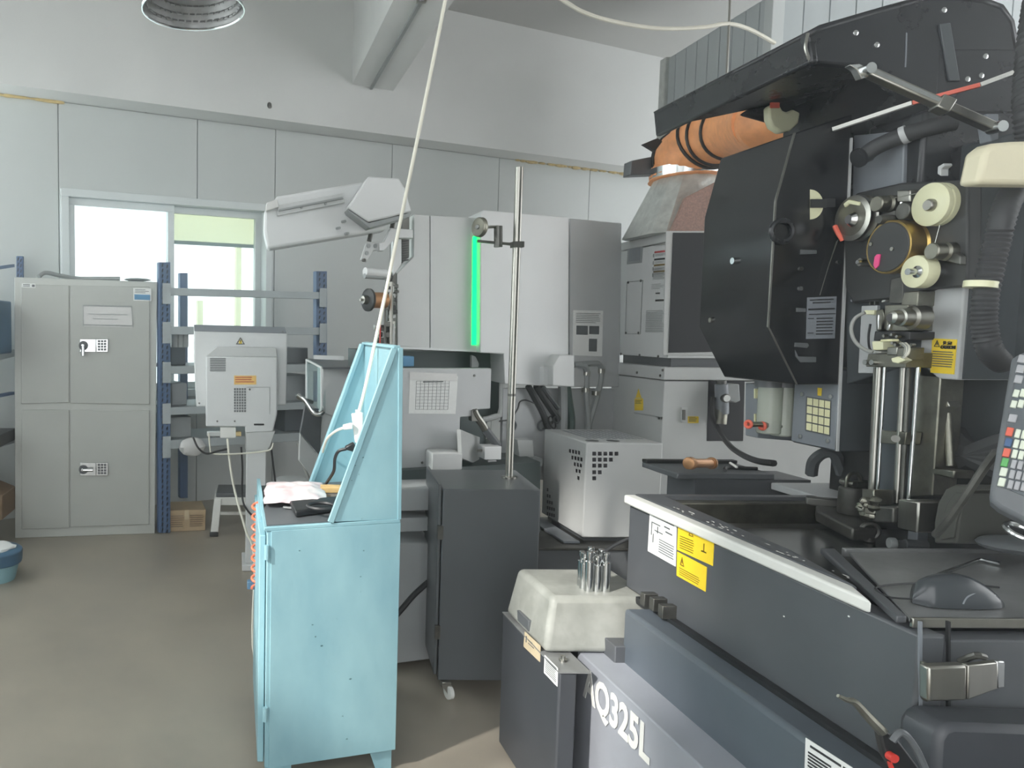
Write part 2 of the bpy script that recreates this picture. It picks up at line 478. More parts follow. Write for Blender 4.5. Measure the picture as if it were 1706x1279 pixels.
obj('blind_bar', MB().prism([W(um + .03, -.125, zb - .03), W(win_u1 - .05, -.125, zb - .03), W(win_u1 - .05, -.15, zb - .03), W(um + .03, -.15, zb - .03)], (0, 0, .03)), M['hosegrey'], window)
for px, zt in ((346, wz(346, 500)), (411, zb)):
    uu = wu(px, 480)
    obj('mullion', MB().prism([W(uu - .025, -.16, win_z0), W(uu + .025, -.16, win_z0), W(uu + .025, -.2, win_z0), W(uu - .025, -.2, win_z0)], (0, 0, zt - win_z0)), M['blind'], window)

# ------------------------------------------------------------------ ceiling lamp, cables above
lamp = thing('ceiling_lamp', 'round metal high bay lamp with faceted reflector hanging at upper left', 'lamp', P(320, 0, 3.7))
c = P(322, 4, 3.7)
obj('reflector', MB().lathe(c - V((0, 0, .035)), (0, 0, 1), [(0, .235), (0.004, .24), (.05, .225), (.12, .18), (.19, .11), (.22, .06)], 40, cap=False), M['reflector'], lamp)
obj('rim', MB().torus(c - V((0, 0, .035)), (0, 0, 1), .238, .006, 40, 6), M['chrome'], lamp)
fac = MB()
for k in range(40):
    for j, (z, r) in enumerate(((.03, .222), (.06, .21), (.09, .19), (.12, .17), (.15, .14))):
        t = 2 * math.pi * (k + .5 * (j % 2)) / 40
        fac.obox(c + V((r * math.cos(t), r * math.sin(t), z - .035)), V((-math.sin(t), math.cos(t), 0)) * .012, V((math.cos(t), math.sin(t), 1)).normalized() * .012, V((math.cos(t), math.sin(t), -1)).normalized() * .003)
fo = obj('facets', fac, M['reflector'], lamp); fo['kind'] = 'stuff'
obj('housing', MB().lathe(c + V((0, 0, .18)), (0, 0, 1), [(0, .07), (.1, .08), (.16, .07), (.17, .02)], 24), M['mdark'], lamp)
obj('hanging_rod', MB().cyl(c + V((0, 0, .35)), (c.x, c.y, CEIL), .008, n=8), M['steel'], lamp)
obj('bulb', MB().blob(c + V((0, 0, .09)), (.05, 0, 0), (0, .05, 0), (0, 0, .08)), M['white'], lamp)

top = P(742, 0, 2.9)
tag(obj('power_cable', MB().tube([P(597, 690, 2.75), P(610, 640, 2.75), P(640, 500, 2.78), P(671, 350, 2.82), P(702, 200, 2.86), top, top + (top - P(702, 200, 2.86)) * 1.3, V((top.x + .42, top.y + .3, CEIL))], .0065, 8), M['cable_w']),
    'long cream power cable hanging from the ceiling down to the power strip', 'cable')
k0 = P(930, -4, 4.6)
tag(obj('ceiling_cable', MB().tube([k0 + V((-.6, 0, .35)), k0, P(975, 22, 4.6), P(1030, 38, 4.65), P(1100, 48, 4.7), P(1170, 46, 4.75), P(1213, 40, 4.8), P(1250, 50, 4.95), P(1290, 72, 5.1)], .012, 8), M['cable_w']),
    'white cable sagging below the ceiling above the hood', 'cable')
h0, h1 = P(1214, 4, 4.8), P(1210, 140, 4.8)
tag(obj('hanging_rod', MB().cyl(h1, (h0.x, h0.y, CEIL), .007, n=8), M['steel']), 'thin steel rod hanging from the ceiling that holds the white cable', 'rod')

# ------------------------------------------------------------------ printed matter
def sheet(name, plane, pxs, mat_, parent=None, label=None, cat=None, t=0.0015):
    pl = Plane(plane.p + plane.n * t, plane.n)
    o = obj(name, MB().slab(pl, pxs, t), mat_, parent)
    if parent is None: tag(o, label, cat)
    elif label: o['label'] = label
    return o
def quadpt(q, s, t):          # q: four pixels tl, tr, br, bl
    a = (q[0][0] + (q[1][0] - q[0][0]) * s, q[0][1] + (q[1][1] - q[0][1]) * s)
    b = (q[3][0] + (q[2][0] - q[3][0]) * s, q[3][1] + (q[2][1] - q[3][1]) * s)
    return (a[0] + (b[0] - a[0]) * t, a[1] + (b[1] - a[1]) * t)
def pr(name, plane, q, rects, mat_, parent, t=0.003):
    pl = Plane(plane.p + plane.n * t, plane.n)
    m = MB()
    for (s0, t0, s1, t1) in rects:
        m.slab(pl, [quadpt(q, s0, t0), quadpt(q, s1, t0), quadpt(q, s1, t1), quadpt(q, s0, t1)], 0.001)
    o = obj(name, m, mat_, parent)
    if len(rects) > 1: o['kind'] = 'stuff'
    return o
def lines(s0, t0, s1, t1, n, frac=.4, ragged=.35):
    out = []
    for k in range(n):
        ta = t0 + (t1 - t0) * k / n
        out.append((s0, ta, s1 - random.random() * ragged * (s1 - s0), ta + (t1 - t0) / n * frac))
    return out
def tri(plane, q, s, t, w, h, mat_, parent, thick=.003):   # outlined warning triangle
    pl = Plane(plane.p + plane.n * thick, plane.n)
    A, B, C_ = (s, t - h / 2), (s - w / 2, t + h / 2), (s + w / 2, t + h / 2)
    m = MB()
    for u, v in ((A, B), (B, C_), (C_, A)):
        du, dv = v[0] - u[0], v[1] - u[1]
        cx_, cy_ = (A[0] + B[0] + C_[0]) / 3, (A[1] + B[1] + C_[1]) / 3
        f = .72
        iu = (cx_ + (u[0] - cx_) * f, cy_ + (u[1] - cy_) * f); iv = (cx_ + (v[0] - cx_) * f, cy_ + (v[1] - cy_) * f)
        m.slab(pl, [quadpt(q, *u), quadpt(q, *v), quadpt(q, *iv), quadpt(q, *iu)], .001)
    m.slab(pl, [quadpt(q, s - w * .05, t - h * .12), quadpt(q, s + w * .06, t - h * .12), quadpt(q, s + w * .03, t + h * .28), quadpt(q, s - w * .03, t + h * .28)], .001)
    return obj('warning_triangle', m, mat_, parent)
def text(body, plane, origin, size, udir, mat_, parent, name='lettering', ext=.0008, bold=0.0, shear=0, xs=1.0, align='LEFT'):
    cu = bpy.data.curves.new('t', 'FONT'); cu.body = body; cu.size = size; cu.extrude = ext; cu.offset = bold; cu.align_x = align
    cu.resolution_u = 3
    to = bpy.data.objects.new('t', cu); COL.objects.link(to)
    me = bpy.data.meshes.new_from_object(to.evaluated_get(bpy.context.evaluated_depsgraph_get()))
    bpy.data.objects.remove(to)
    x = V(udir).normalized(); z = plane.n.normalized(); y = z.cross(x)
    T = Matrix.Translation(V(origin) + z * .0032) @ Matrix((x * xs, y, z)).transposed().to_4x4()
    mb = MB(); mb.bm.from_mesh(me); mb.bm.transform(T)
    bpy.data.meshes.remove(me)
    return obj(name, mb, mat_, parent, sharp=30)

# ------------------------------------------------------------------ steel locker
lp = fplane(25, 897, 258, 889)
a0, b0 = PZ(0).at(25, 897), PZ(0).at(258, 889)
lk = thing('steel_locker', 'tall grey steel filing cabinet with four doors and two keypad locks', 'cabinet', (a0 + b0) / 2)
back = -lp.n
def lkslab(q, t, off=0): return MB().slab(Plane(lp.p + lp.n * off, lp.n), q, t)
body = MB().slab(lp, [(24, 462), (262, 470), (258, 889), (25, 897)], .30)
obj('body', body, M['locker_frame'], lk, .004)
doors = [((35, 474), (115, 476), (115, 671), (35, 673), None), ((117, 476), (249, 478), (249, 674), (117, 672), 'u'),
         ((36, 683), (115, 683), (115, 880), (36, 882), None), ((117, 683), (249, 684), (248, 874), (117, 878), 'l')]
dobs = []
for q in doors:
    d = obj('door', lkslab(q[:4], .016, .012), M['locker'], lk, .003); dobs.append(d)
    dk = MB()
for qi, hy, up in ((1, 576, True), (3, 782, False)):
    d = dobs[qi]
    P2 = Plane(lp.p + lp.n * .012, lp.n)
    obj('lock_plate', MB().rect(P2.off(-.006), 133, hy - 11, 160, hy + 11, .006), M['chrome'], d, .003)
    obj('keypad', MB().rect(P2.off(-.014), 160, hy - 11, 180, hy + 11, .014), M['chrome'], d, .003)
    kp = MB()
    for i in range(3):
        for j in range(4):
            kp.rect(P2.off(-.017), 163 + i * 5, hy - 9 + j * 4.6, 167 + i * 5, hy - 5.6 + j * 4.6, .004)
    obj('keypad_keys', kp, M['darkkey'], d)
    obj('handle_disc', MB().cyl(P2.at(139, hy), P2.at(139, hy) + lp.n * .012, .032, n=20), M['darkkey'], d)
    h0_ = P2.at(138, hy) + lp.n * .03
    h1_ = (P2.at(138, hy + 17) if up else P2.at(155, hy)) + lp.n * .03
    obj('handle', MB().cyl(P2.at(138, hy), h0_, .012).tube([h0_, h1_], .012, 10, 0), M['chrome'], d, .002)
P2 = Plane(lp.p + lp.n * .012, lp.n)
q = [(222, 480), (252, 481), (252, 502), (222, 501)]
s = sheet('service_sticker', P2, q, M['paper'], lk); pr('print', P2, q, [(.06, .5, .94, .92)], M['teabox'], s); pr('print', P2, q, lines(.1, .1, .9, .45, 3), M['ink'], s)
q = [(36, 472), (59, 473), (59, 480), (36, 479)]
s = sheet('maker_sticker', P2, q, M['paper'], lk); pr('print', P2, q, [(.1, .2, .6, .4), (.1, .6, .6, .75), (.75, .2, .95, .8)], M['ink'], s)
sheet('clear_pouch', P2, [(138, 508), (220, 510), (222, 546), (138, 544)], M['plastic'], lk)
pr('pouch_fold', P2, [(138, 508), (220, 510), (222, 546), (138, 544)], [(0, 0, 1, .06), (0, .9, 1, .95), (0, 0, .015, 1), (.985, 0, 1, 1), (.1, .4, .9, .43), (.2, .62, .7, .65)], M['hosegrey'], lk, .004)
# hoses lying on the locker
zt = lp.at(140, 466).z
def onlk(px, dpt, h=0.02):
    p = lp.at(px, 466) - lp.n * dpt; return V((p.x, p.y, zt + h))
tag(obj('grey_hose', MB().tube([onlk(64, .02, .015), onlk(75, .06, .045), onlk(100, .12, .03), onlk(130, .15, .015), onlk(165, .12, .015), onlk(200, .1, .015)], .015, 8), M['hosegrey']), 'grey hose lying along the top of the grey filing cabinet', 'hose')
tag(obj('cloth_bundle', MB().blob(onlk(230, .15, .013), WU * .10, WN * .06, V((0, 0, .012)), 14, 8, .12), M['hosegrey']), 'flat grey cloth on the right end of the filing cabinet top', 'cloth')

# ------------------------------------------------------------------ shelf racks
def upright(name, pl, px0, px1, ytop, ybot, parent, depth=.05, mat_=None):
    tp, bp = pl.at((px0 + px1) / 2, ytop), pl.at((px0 + px1) / 2, ybot)
    o = obj(name, MB().rect(pl, px0, ytop, px1, ybot, depth), mat_ or M['blueshelf'], parent, .003)
    m = MB(); y = ytop + 5
    k = 0
    while y < ybot - 4:
        for s in (.3, .72):
            c = pl.at(px0 + (px1 - px0) * s, y + (2 if s > .5 else 0))
            m.obox(c + pl.n * .0005, V((pl.n.y, -pl.n.x, 0)) * .005, pl.n * .001, V((.003, 0, .012)))
        y += 9
    if len(m.bm.verts):
        h = obj('slot_holes', m, M['black'], o)
    return o
rp = Plane(PZ(0).at(274, 889), WN)
rk = thing('shelf_rack', 'blue upright storage rack with pale grey beams standing under the window', 'shelf', PZ(0).at(274, 889))
upright('upright', rp, 265, 284, 437, 888, rk)
rightx = 537
rb = PY(1).at  # noqa
upright('upright', rp, 527, 545, 452, 905, rk)
rpb = rp.off(.5)
obj('upright', MB().rect(rpb, 300, 455, 313, 830, .05), M['blueshelf'], rk, .003)
obj('upright', MB().rect(rpb, 528, 466, 540, 830, .05), M['blueshelf'], rk, .003)
beams = ((480, 492, 487, 499), (545, 558, 545, 558), (612, 625, 605, 617), (680, 692, 668, 680), (730, 745, 722, 735))
def rz(px, py): return rp.at(px, py)
for i, (a, b, c, d) in enumerate(beams):
    fpl = Plane(rp.p + rp.n * .012, rp.n)
    x0 = 284 if i else 292
    za, zc = rz(x0, a).z, rz(x0, b).z
    pa, pb = rz(276, a), rz(536, c)
    zm, zn = (pa.z + pb.z) / 2, (rz(276, b).z + rz(536, d).z) / 2
    obj('beam', MB().prism([V((pa.x, pa.y, zm)) + rp.n * .015, V((pb.x, pb.y, zm)) + rp.n * .015, V((pb.x, pb.y, zn)) + rp.n * .015, V((pa.x, pa.y, zn)) + rp.n * .015], -rp.n * .05), M['shelfbeam'], rk, .003)
    for e in (pa, pb):
        obj('beam_bracket', MB().prism([V((e.x, e.y, zm + .03)) + rp.n * .02 + WU * -.03, V((e.x, e.y, zm + .03)) + rp.n * .02 + WU * .03, V((e.x, e.y, zn - .06)) + rp.n * .02 + WU * .03, V((e.x, e.y, zn - .06)) + rp.n * .02 + WU * -.03], rp.n * .004), M['shelfbeam'], rk)
    if i in (0, 1): continue
    obj('shelf_board', MB().prism([V((pa.x, pa.y, zm - .012)), V((pb.x, pb.y, zm - .012)), V((pb.x, pb.y, zm - .012)) - rp.n * .5, V((pa.x, pa.y, zm - .012)) - rp.n * .5], (0, 0, .012)), M['shelfboard'], rk)
# things on the rack
def shelfz(i):
    a, b, c, d = beams[i]; return (rz(276, a).z + rz(536, c).z) / 2 + .001
def on_shelf(i, px, back_): 
    p = rp.at(px, 600) - rp.n * back_; return V((p.x, p.y, shelfz(i)))
def sbox(name, i, px0, px1, h, back_, dep, mat_, label, cat, bev=.006, ht=None):
    p, q = on_shelf(i, px0, back_), on_shelf(i, px1, back_)
    return tag(obj(name, MB().prism([p, q, q - rp.n * dep, p - rp.n * dep], (0, 0, h)), mat_, None, bev), label, cat)
sbox('parts_tray', 2, 292, 318, .13, .1, .3, M['mdark'], 'dark plastic parts box on the middle shelf left of the console', 'box')
sbox('folder_stack', 3, 294, 320, .16, .1, .25, M['shelfboard'], 'grey stack of folders on the lower shelf left of the console', 'folders')
sbox('parts_tray', 4, 288, 326, .15, .08, .3, M['hosegrey'], 'pale grey plastic tray on the bottom shelf left of the console', 'box')
sbox('tool_case', 4, 484, 520, .18, .08, .3, M['mdark'], 'dark tool case on the bottom shelf right of the console', 'case')
sbox('tool_case', 2, 482, 524, .12, .1, .3, M['cab'], 'dark grey flat case on the middle shelf right of the console', 'case')
sbox('parts_bin', 3, 486, 526, .2, .1, .3, M['shelfboard'], 'grey parts bin behind the glass tank on the lower shelf', 'box')
for k in range(3):
    p = on_shelf(2, 296 + k * 9, .06)
    tag(obj('roll', MB().cyl(p + V((0, 0, .13)), p + V((0, 0, .24)), .022, n=12), M['hosegrey']), ('leftmost', 'middle', 'rightmost')[k] + ' of three grey coils above the dark parts box on the rack', 'coil', 'coils on the rack')
# crumpled plastic bag and cables hanging from the lowest beam
p = on_shelf(4, 312, -.05)
tag(obj('plastic_bag', MB().blob(p + V((.02, 0, -.05)), WU * .09, WN * .05, V((0, 0, .07)), 12, 8, .2), M['plastic']), 'crumpled clear plastic bag hanging over the lowest rack beam', 'bag')

# left rack, mostly out of frame
lr = thing('shelf_rack', 'blue storage rack at the far left edge beside the filing cabinet', 'shelf', P(10, 880, 5.0))
Lx = -2.28
def lpt(px, py, d): return P(px, py, d)
pl_ = PY(5.73)
upright('upright', pl_, 27, 38, 427, 800, lr, .03)
for (y0, y1, yy0, yy1) in ((441, 447, 443, 448), (594, 606, 588, 600), (657, 662, 655, 660), (742, 755, 732, 746)):
    a_, b_ = P(-60, y0 + 14, 4.75), P(21, yy0, 5.35)
    big = (y1 - y0) > 8
    obj('beam', MB().beam(a_, b_, .03, .05 if big else .02), M['shelfbeam'] if big else M['blueshelf'], lr)
    if big:
        obj('shelf_board', MB().prism([a_ + V((0, 0, .01)), b_ + V((0, 0, .01)), V((Lx, b_.y, b_.z + .01)), V((Lx, a_.y, a_.z + .01))], (0, 0, .012)), M['shelfboard'], lr)
a_, b_ = P(-60, 620, 4.75), P(30, 594, 5.43)
tag(obj('storage_box', MB().box((-2.2, 4.85, b_.z + .03), (P(9, 560, 5.1).x, 5.25, b_.z + .38)), M['bluebin'], None, .01), 'dull blue box on the upper shelf of the left rack', 'box')
b2 = P(30, 735, 5.43)
tag(obj('document_box', MB().box((-2.1, 4.9, b2.z + .03), (P(12, 740, 5.1).x, 5.3, b2.z + .11)), M['black'], None, .004), 'black flat box with white label on the lower left shelf', 'box')
tag(obj('carton', MB().prism([P(-60, 800, 4.95), P(4, 826, 4.95), P(4, 866, 4.95), P(-60, 880, 4.95)], (0, .3, 0)), M['cardline'], None, .005), 'worn brown carton on the floor at the far left edge', 'carton')
bb = thing('floor_bin', 'blue plastic bin with white contents on the floor at left edge', 'bin', PZ(0).at(0, 965))
g0_ = PZ(0).at(-10, 964); 
obj('bin_body', MB().lathe(V((g0_.x, g0_.y, 0)), (0, 0, 1), [(0, .12), (.1, .145)], 24), M['teal'], bb)
obj('bin_rim', MB().lathe(V((g0_.x, g0_.y, .1)), (0, 0, 1), [(0, .16), (.07, .165), (.08, .15)], 24), M['bluebin'], bb, .004)
tag(obj('white_rag', MB().blob(V((g0_.x, g0_.y, .185)), (.12, 0, 0), (0, .12, 0), (0, 0, .02), 14, 8, .12), M['paper']), 'white rag lying on top of the blue floor bin', 'rag')

# ------------------------------------------------------------------ carton and step stool
cp = fplane(280, 886, 342, 884)
ct = thing('carton', 'small brown cardboard box on the floor beside the rack upright', 'carton', PZ(0).at(310, 886))
q = [(280, 851), (343, 849), (342, 884), (280, 886)]
obj('box_body', MB().slab(cp, q, .28), M['card'], ct, .004)
pr('print', cp, q, lines(.08, .25, .42, .85, 6, .35, .1) + lines(.58, .25, .95, .85, 6, .35, .1), M['cardline'], ct)
pr('tape_strip', cp, q, [(.44, 0, .56, .45)], M['tape'], ct, .004)

st = thing('step_stool', 'white two-leg step stool with dark top under the console', 'stool', PZ(0).at(380, 892))
zs = .47
d0 = PZ(0).at(361, 893).y
sp = PY(d0)
obj('step_top', MB().prism([sp.at(360, 829), sp.at(450, 829), sp.at(450, 829) + V((0, .3, 0)), sp.at(362, 829) + V((0, .3, 0))], (0, 0, .03)), M['cab'], st, .006)
obj('step_frame', MB().slab(sp.off(-.004), [(357, 829), (452, 829), (452, 842), (356, 842)], .31), M['white'], st, .004)
for dy in (0, .3):
    for (x0, x1, x2, x3) in ((357, 369, 363, 350), (440, 452, 462, 450)):
        s2_ = [sp.at(x0, 830), sp.at(x1, 830), sp.at(x2, 893), sp.at(x3, 893)]
        obj('leg', MB().prism([p + V((0, dy - .02, 0)) for p in s2_], (0, .03, 0)), M['white'], st, .003)
        f0 = (s2_[2] + s2_[3]) / 2
        obj('foot', MB().box((f0.x - .03, f0.y + dy - .025, 0.0), (f0.x + .03, f0.y + dy + .015, .035)), M['rubber'], st, .004)
obj('cross_brace', MB().rect(sp.off(.14), 367, 853, 445, 858, .02), M['white'], st)

# ------------------------------------------------------------------ operator console seen from behind
cd = 4.55
cpn = Plane(P(400, 640, cd), V((math.sin(.06), -math.cos(.06), 0)))
cs = thing('operator_console', 'white machine operator console on a pedestal, seen from behind with yellow label', 'console', V((cpn.at(432, 800).x, cd + .1, 0)))
pb_ = cpn.off(.07)
obj('screen_housing', MB().slab(pb_, [(323, 541), (474, 545), (479, 556), (477, 675), (327, 678), (323, 600)], .09), M['mwhite'], cs, .008)
obj('screen_top_edge', MB().slab(pb_.off(-.005), [(323, 541), (474, 545), (478, 556), (324, 552)], .1), M['bluegrey'], cs, .003)
bx_ = obj('rear_box', MB().slab(cpn, [(343, 594), (462, 595), (462, 690), (455, 720), (409, 722), (409, 711), (343, 711)], .075), M['mwhite'], cs, .008)
obj('rear_box_top', MB().slab(cpn.off(.004), [(362, 578), (460, 579), (462, 595), (343, 594)], .07), M['mlight'], cs, .004)
obj('neck', MB().slab(cpn.off(.004), [(410, 722), (459, 718), (450, 744), (444, 753), (410, 752)], .09), M['mlight'], cs, .004)
nb = cpn.at(427, 752)
obj('pedestal', MB().box((nb.x - .06, nb.y + .01, 0.04), (nb.x + .06, nb.y + .11, nb.z)), M['mwhite'], cs, .006)
obj('pedestal_foot', MB().box((nb.x - .08, nb.y - .02, 0), (nb.x + .1, nb.y + .25, .04)), M['mwhite'], cs, .006)
q = [(350, 597), (376, 597), (376, 620), (350, 620)]
pr('vent_grille', cpn, q, [(0, k / 8, 1, k / 8 + .07) for k in range(8)], M['cab'], bx_, .002)
q = [(390, 626), (427, 626), (427, 641), (390, 641)]
s = sheet('orange_label', cpn, q, M['orange_lab'], bx_); pr('print', cpn, q, lines(.06, .15, .95, .9, 3, .35, .2), M['inkred'], s)
q = [(390, 647), (411, 647), (411, 688), (390, 688)]
pr('vent_holes', cpn, q, [(i / 5, j / 9, i / 5 + .14, j / 9 + .08) for i in range(5) for j in range(9)], M['darkkey'], bx_, .002)['kind'] = 'stuff'
pr('panel_seam', cpn, [(411, 645), (450, 645), (450, 690), (411, 690)], [(0, 0, 1, .02), (.97, 0, 1, 1)], M['hosegrey'], bx_, .001)
pr('badge', cpn, [(423, 706), (440, 706), (440, 709), (423, 709)], [(0, 0, 1, 1)], M['inkdark'], bx_, .002)
for (x, y) in ((362, 702), (391, 702), (416, 649), (332, 672), (471, 553)):
    pp = cpn.at(x, y); obj('screw', MB().cyl(pp, pp + cpn.n * .004, .006, n=10), M['dsteel'], cs)
q = [(393, 562), (408, 562), (408, 574), (393, 574)]
tri(pb_, q, .5, .5, 1.0, 1.0, M['inkdark'], cs, .002)
pr('triangle_fill', pb_, q, [(.35, .45, .65, .9)], M['yellow'], cs, .001)
for k, (x0, y0, x1, y1, mm) in enumerate(((367, 712, 393, 730, 'white'), (393, 720, 402, 727, 'foam'), (345, 720, 367, 727, 'mlight'))):
    obj('connector', MB().rect(cpn.off(.01), x0, y0, x1, y1, .05), M[mm], cs, .003)
def cable(name, pts, r, mm, label, group=None):
    return tag(obj(name, MB().tube(pts, r, 7), M[mm]), label, 'cable', group)
c0 = cpn.at(379, 731)
cable('console_cable', [c0 + V((0, -.005, 0)), P(384, 780, 4.5), P(394, 830, 4.45), P(410, 885, 4.2), P(424, 930, 3.6), V((.10, 3.3, .012)), V((.25, 3.35, .01))], .007, 'cable_w', 'pale cable dropping from the console connector to the floor')
cable('console_cable', [cpn.at(322, 729), P(330, 746, 4.5), P(344, 756, 4.5), P(362, 752, 4.5), P(380, 748, 4.54)], .006, 'cable_b', 'black cable looped below the console left corner')
cable('console_cable', [P(402, 745, 4.6), P(404, 780, 4.6), P(404, 830, 4.6), P(412, 850, 4.5), P(424, 862, 4.3)], .006, 'cable_b', 'dark cable hanging behind the console pedestal')
cable('console_cable', [P(452, 748, 4.55), P(456, 780, 4.6), P(460, 812, 4.6), P(466, 850, 4.55)], .006, 'cable_b', 'dark cable hanging just right of the console pedestal')
cable('wire_guard', [P(348, 722, 4.5), P(350, 745, 4.5), P(356, 756, 4.5), P(400, 756, 4.5), P(440, 752, 4.5), P(452, 748, 4.5), P(455, 738, 4.5)], .005, 'cable_w', 'white cable looping under the console rear box')

# ------------------------------------------------------------------ white machine in the middle
mu = WU; mn = WN
m0 = PZ(0.03).at(663, 1106)
MP = Plane(m0, mn, (0, 1, 0))                       # near side of its base
mm_ = thing('wire_edm_machine', 'white wire cutting machine with raised cover and green light strip', 'machine', V((m0.x + .5, m0.y + .6, 0)))
low = obj('base_side', MB().slab(MP, [(630, 905), (724, 905), (722, 1098), (630, 1110)], 1.0), M['mgrey'], mm_, .006)
obj('base_hose', MB().tube([MP.at(640, 1045), MP.at(664, 1020), MP.at(690, 990), MP.at(722, 962)], .014, 8), M['rubber'], low)
obj('base_feet', MB().prism([V((m0.x + .1, m0.y + .3, 0)), V((m0.x + .4, m0.y + .4, 0)), V((m0.x + .3, m0.y + .7, 0)), V((m0.x, m0.y + .6, 0))], (0, 0, .1)), M['mdark'], mm_)
b1 = MP.off(.05)
obj('base_core', MB().slab(MP.off(.2), [(640, 786), (900, 770), (900, 1050), (640, 1085)], .8), M['greenblack'], mm_)
obj('base_band', MB().slab(MP.off(.02), [(640, 816), (734, 813), (734, 850), (640, 853)], .3), M['mgrey'], mm_, .004)
obj('base_band', MB().slab(MP.off(.02), [(640, 864), (734, 862), (734, 884), (640, 888)], .3), M['mgrey'], mm_, .004)
MP1 = MP.off(.25)
pan = obj('side_panel', MB().slab(MP1, [(655, 614), (819, 614), (817, 681), (787, 683), (786, 694), (767, 695), (764, 784), (657, 785)], .05), M['mgrey'], mm_, .004)
for (x, y) in ((790, 626), (703, 771)):
    p = MP1.at(x, y); obj('screw', MB().cyl(p, p + mn * .004, .006, n=10), M['dsteel'], pan)
ob_ = obj('corner_box', MB().slab(MP1.off(-.12), [(720, 755), (755, 754), (771, 756), (770, 783), (720, 786)], .12), M['mlight'], mm_, .006)
dk = obj('dark_recess', MB().slab(MP1.off(.3), [(600, 584), (840, 588), (841, 680), (828, 697), (812, 700), (805, 780), (600, 790)], .4), M['greenblack'], mm_)
obj('frame_bar', MB().tube([MP1.off(.25).at(836, 592), MP1.off(.25).at(836, 680), MP1.off(.25).at(826, 694), MP1.off(.25).at(800, 700)], .016, 8, 2), M['mlight'], mm_)
obj('lever', MB().slab(MP1.off(.24), [(786, 592), (792, 594), (798, 606), (797, 612), (786, 612)], .03), M['mgrey'], mm_)
obj('shelf_box', MB().slab(MP1.off(.2), [(672, 593), (690, 594), (690, 611), (672, 611)], .08), M['teabox'], mm_, .004, label='light blue plastic box')
obj('waste_chute', MB().slab(MP1.off(.1), [(767, 694), (805, 694), (805, 785), (767, 785)], .02), M['greenblack'], mm_)
obj('hinged_flap', MB().slab(Plane(MP1.at(785, 750), V((.85, -.5, 0))), [(768, 716), (801, 729), (800, 776), (770, 764)], .02), M['mlight'], mm_, .003)
obj('chute_box', MB().slab(MP1.off(-.06), [(808, 745), (836, 744), (835, 766), (807, 766)], .1), M['mwhite'], mm_, .003)
obj('chute_pin', MB().cyl(MP1.off(-.02).at(796, 751), MP1.off(-.02).at(812, 750), .006), M['steel'], mm_)
obj('chute_leg', MB().rect(MP1.off(.02), 813, 767, 827, 788, .03), M['mlight'], mm_)
obj('chute_leg', MB().rect(MP1.off(.06), 830, 765, 850, 790, .05), M['mdark'], mm_)
obj('elbow_pipe', MB().tube([MP1.at(789, 684), MP1.at(794, 694), MP1.at(802, 705), MP1.at(808, 715)], .018, 10, 4), M['steel'], mm_)
obj('wire_hose', MB().tube([MP1.at(808, 715), MP1.at(818, 728), MP1.at(829, 742)], .02, 10, 3), M['cab'], mm_)
obj('hose_nut', MB().rect(MP1.off(-.01), 786, 684, 797, 702, .05), M['dsteel'], mm_)
# head
MH = MP.off(.42)
hl = obj('head_panel', MB().slab(MH, [(690, 357), (716, 359), (716, 581), (662, 577), (661, 456), (689, 428)], .10), M['mlight'], mm_, .004)
hr = obj('head_panel', MB().slab(MH, [(717, 359), (795, 363), (799, 585), (717, 581)], .3), M['mlight'], mm_, .004)
obj('head_edge', MB().slab(MH.off(-.006), [(661, 577), (800, 584), (800, 587), (661, 581)], .02), M['mwhite'], mm_)
obj('light_strip', MB().slab(MH.off(-.004), [(788, 394), (797, 394), (796, 575), (786, 575)], .012), M['green'], mm_, .003, label='glowing green status light strip')
MR = MP.off(.38)
rc = obj('rear_cover', MB().slab(MR.off(-.02), [(806, 350), (948, 362), (947, 645), (841, 640), (839, 590), (800, 588), (801, 356)], .6), M['mwhite'], mm_, .005)
obj('rear_cover', MB().slab(MR.off(.06), [(950, 364), (1036, 372), (1032, 645), (949, 645)], .04), M['mgrey'], mm_, .005)
obj('rear_lower_panel', MB().slab(MR.off(.1), [(838, 647), (1030, 648), (1028, 800), (836, 800)], .04), M['mgrey'], mm_, .005)
obj('cable_box', MB().slab(MR.off(-.12), [(921, 610), (932, 592), (957, 592), (957, 645), (921, 643)], .14), M['mlight'], mm_, .005)
obj('cable_box_side', MB().slab(MR.off(-.06), [(905, 612), (921, 610), (921, 643), (905, 642)], .08), M['mwhite'], mm_, .003)
# raised cover
MC = MP.off(.30)
cv = obj('raised_cover', MB().slab(MC, [(462, 327), (606, 303), (648, 345), (645, 383), (447, 415), (440, 385), (441, 352)], .12), M['mwhite'], mm_, .012)
obj('cover_rail', MB().slab(MC.off(-.02), [(464, 342), (572, 322), (575, 338), (462, 360)], .02), M['mlight'], cv, .003)
obj('cover_rail', MB().slab(MC.off(-.035), [(464, 349), (571, 328), (572, 331), (464, 352)], .02), M['hosegrey'], cv)
obj('cover_end_cap', MB().slab(MC.off(-.03), [(444, 338), (462, 332), (465, 345), (443, 352)], .1), M['plastic'], cv, .004)
for (x, y) in ((498, 347), (538, 341), (561, 381), (570, 370), (575, 390)):
    p = MC.at(x, y); obj('screw', MB().cyl(p, p + mn * .025, .006, n=8), M['hosegrey'], cv)
hc = obj('cover_cap', MB().slab(MC.off(-.10), [(614, 294), (665, 297), (675, 315), (686, 352), (650, 362), (614, 370), (579, 346)], .1), M['mwhite'], mm_, .008)
obj('cap_edge', MB().slab(MC.off(-.09), [(579, 348), (614, 372), (686, 354), (682, 362), (616, 380), (582, 354)], .1), M['hosegrey'], hc, .002)
MI = MP.off(.36)
def ms(name, poly, t, mt, par=None, off=0.0, bev=.003, label=None): return obj(name, MB().slab(MI.off(off), poly, t), M[mt], par or mm_, bev, label=label)
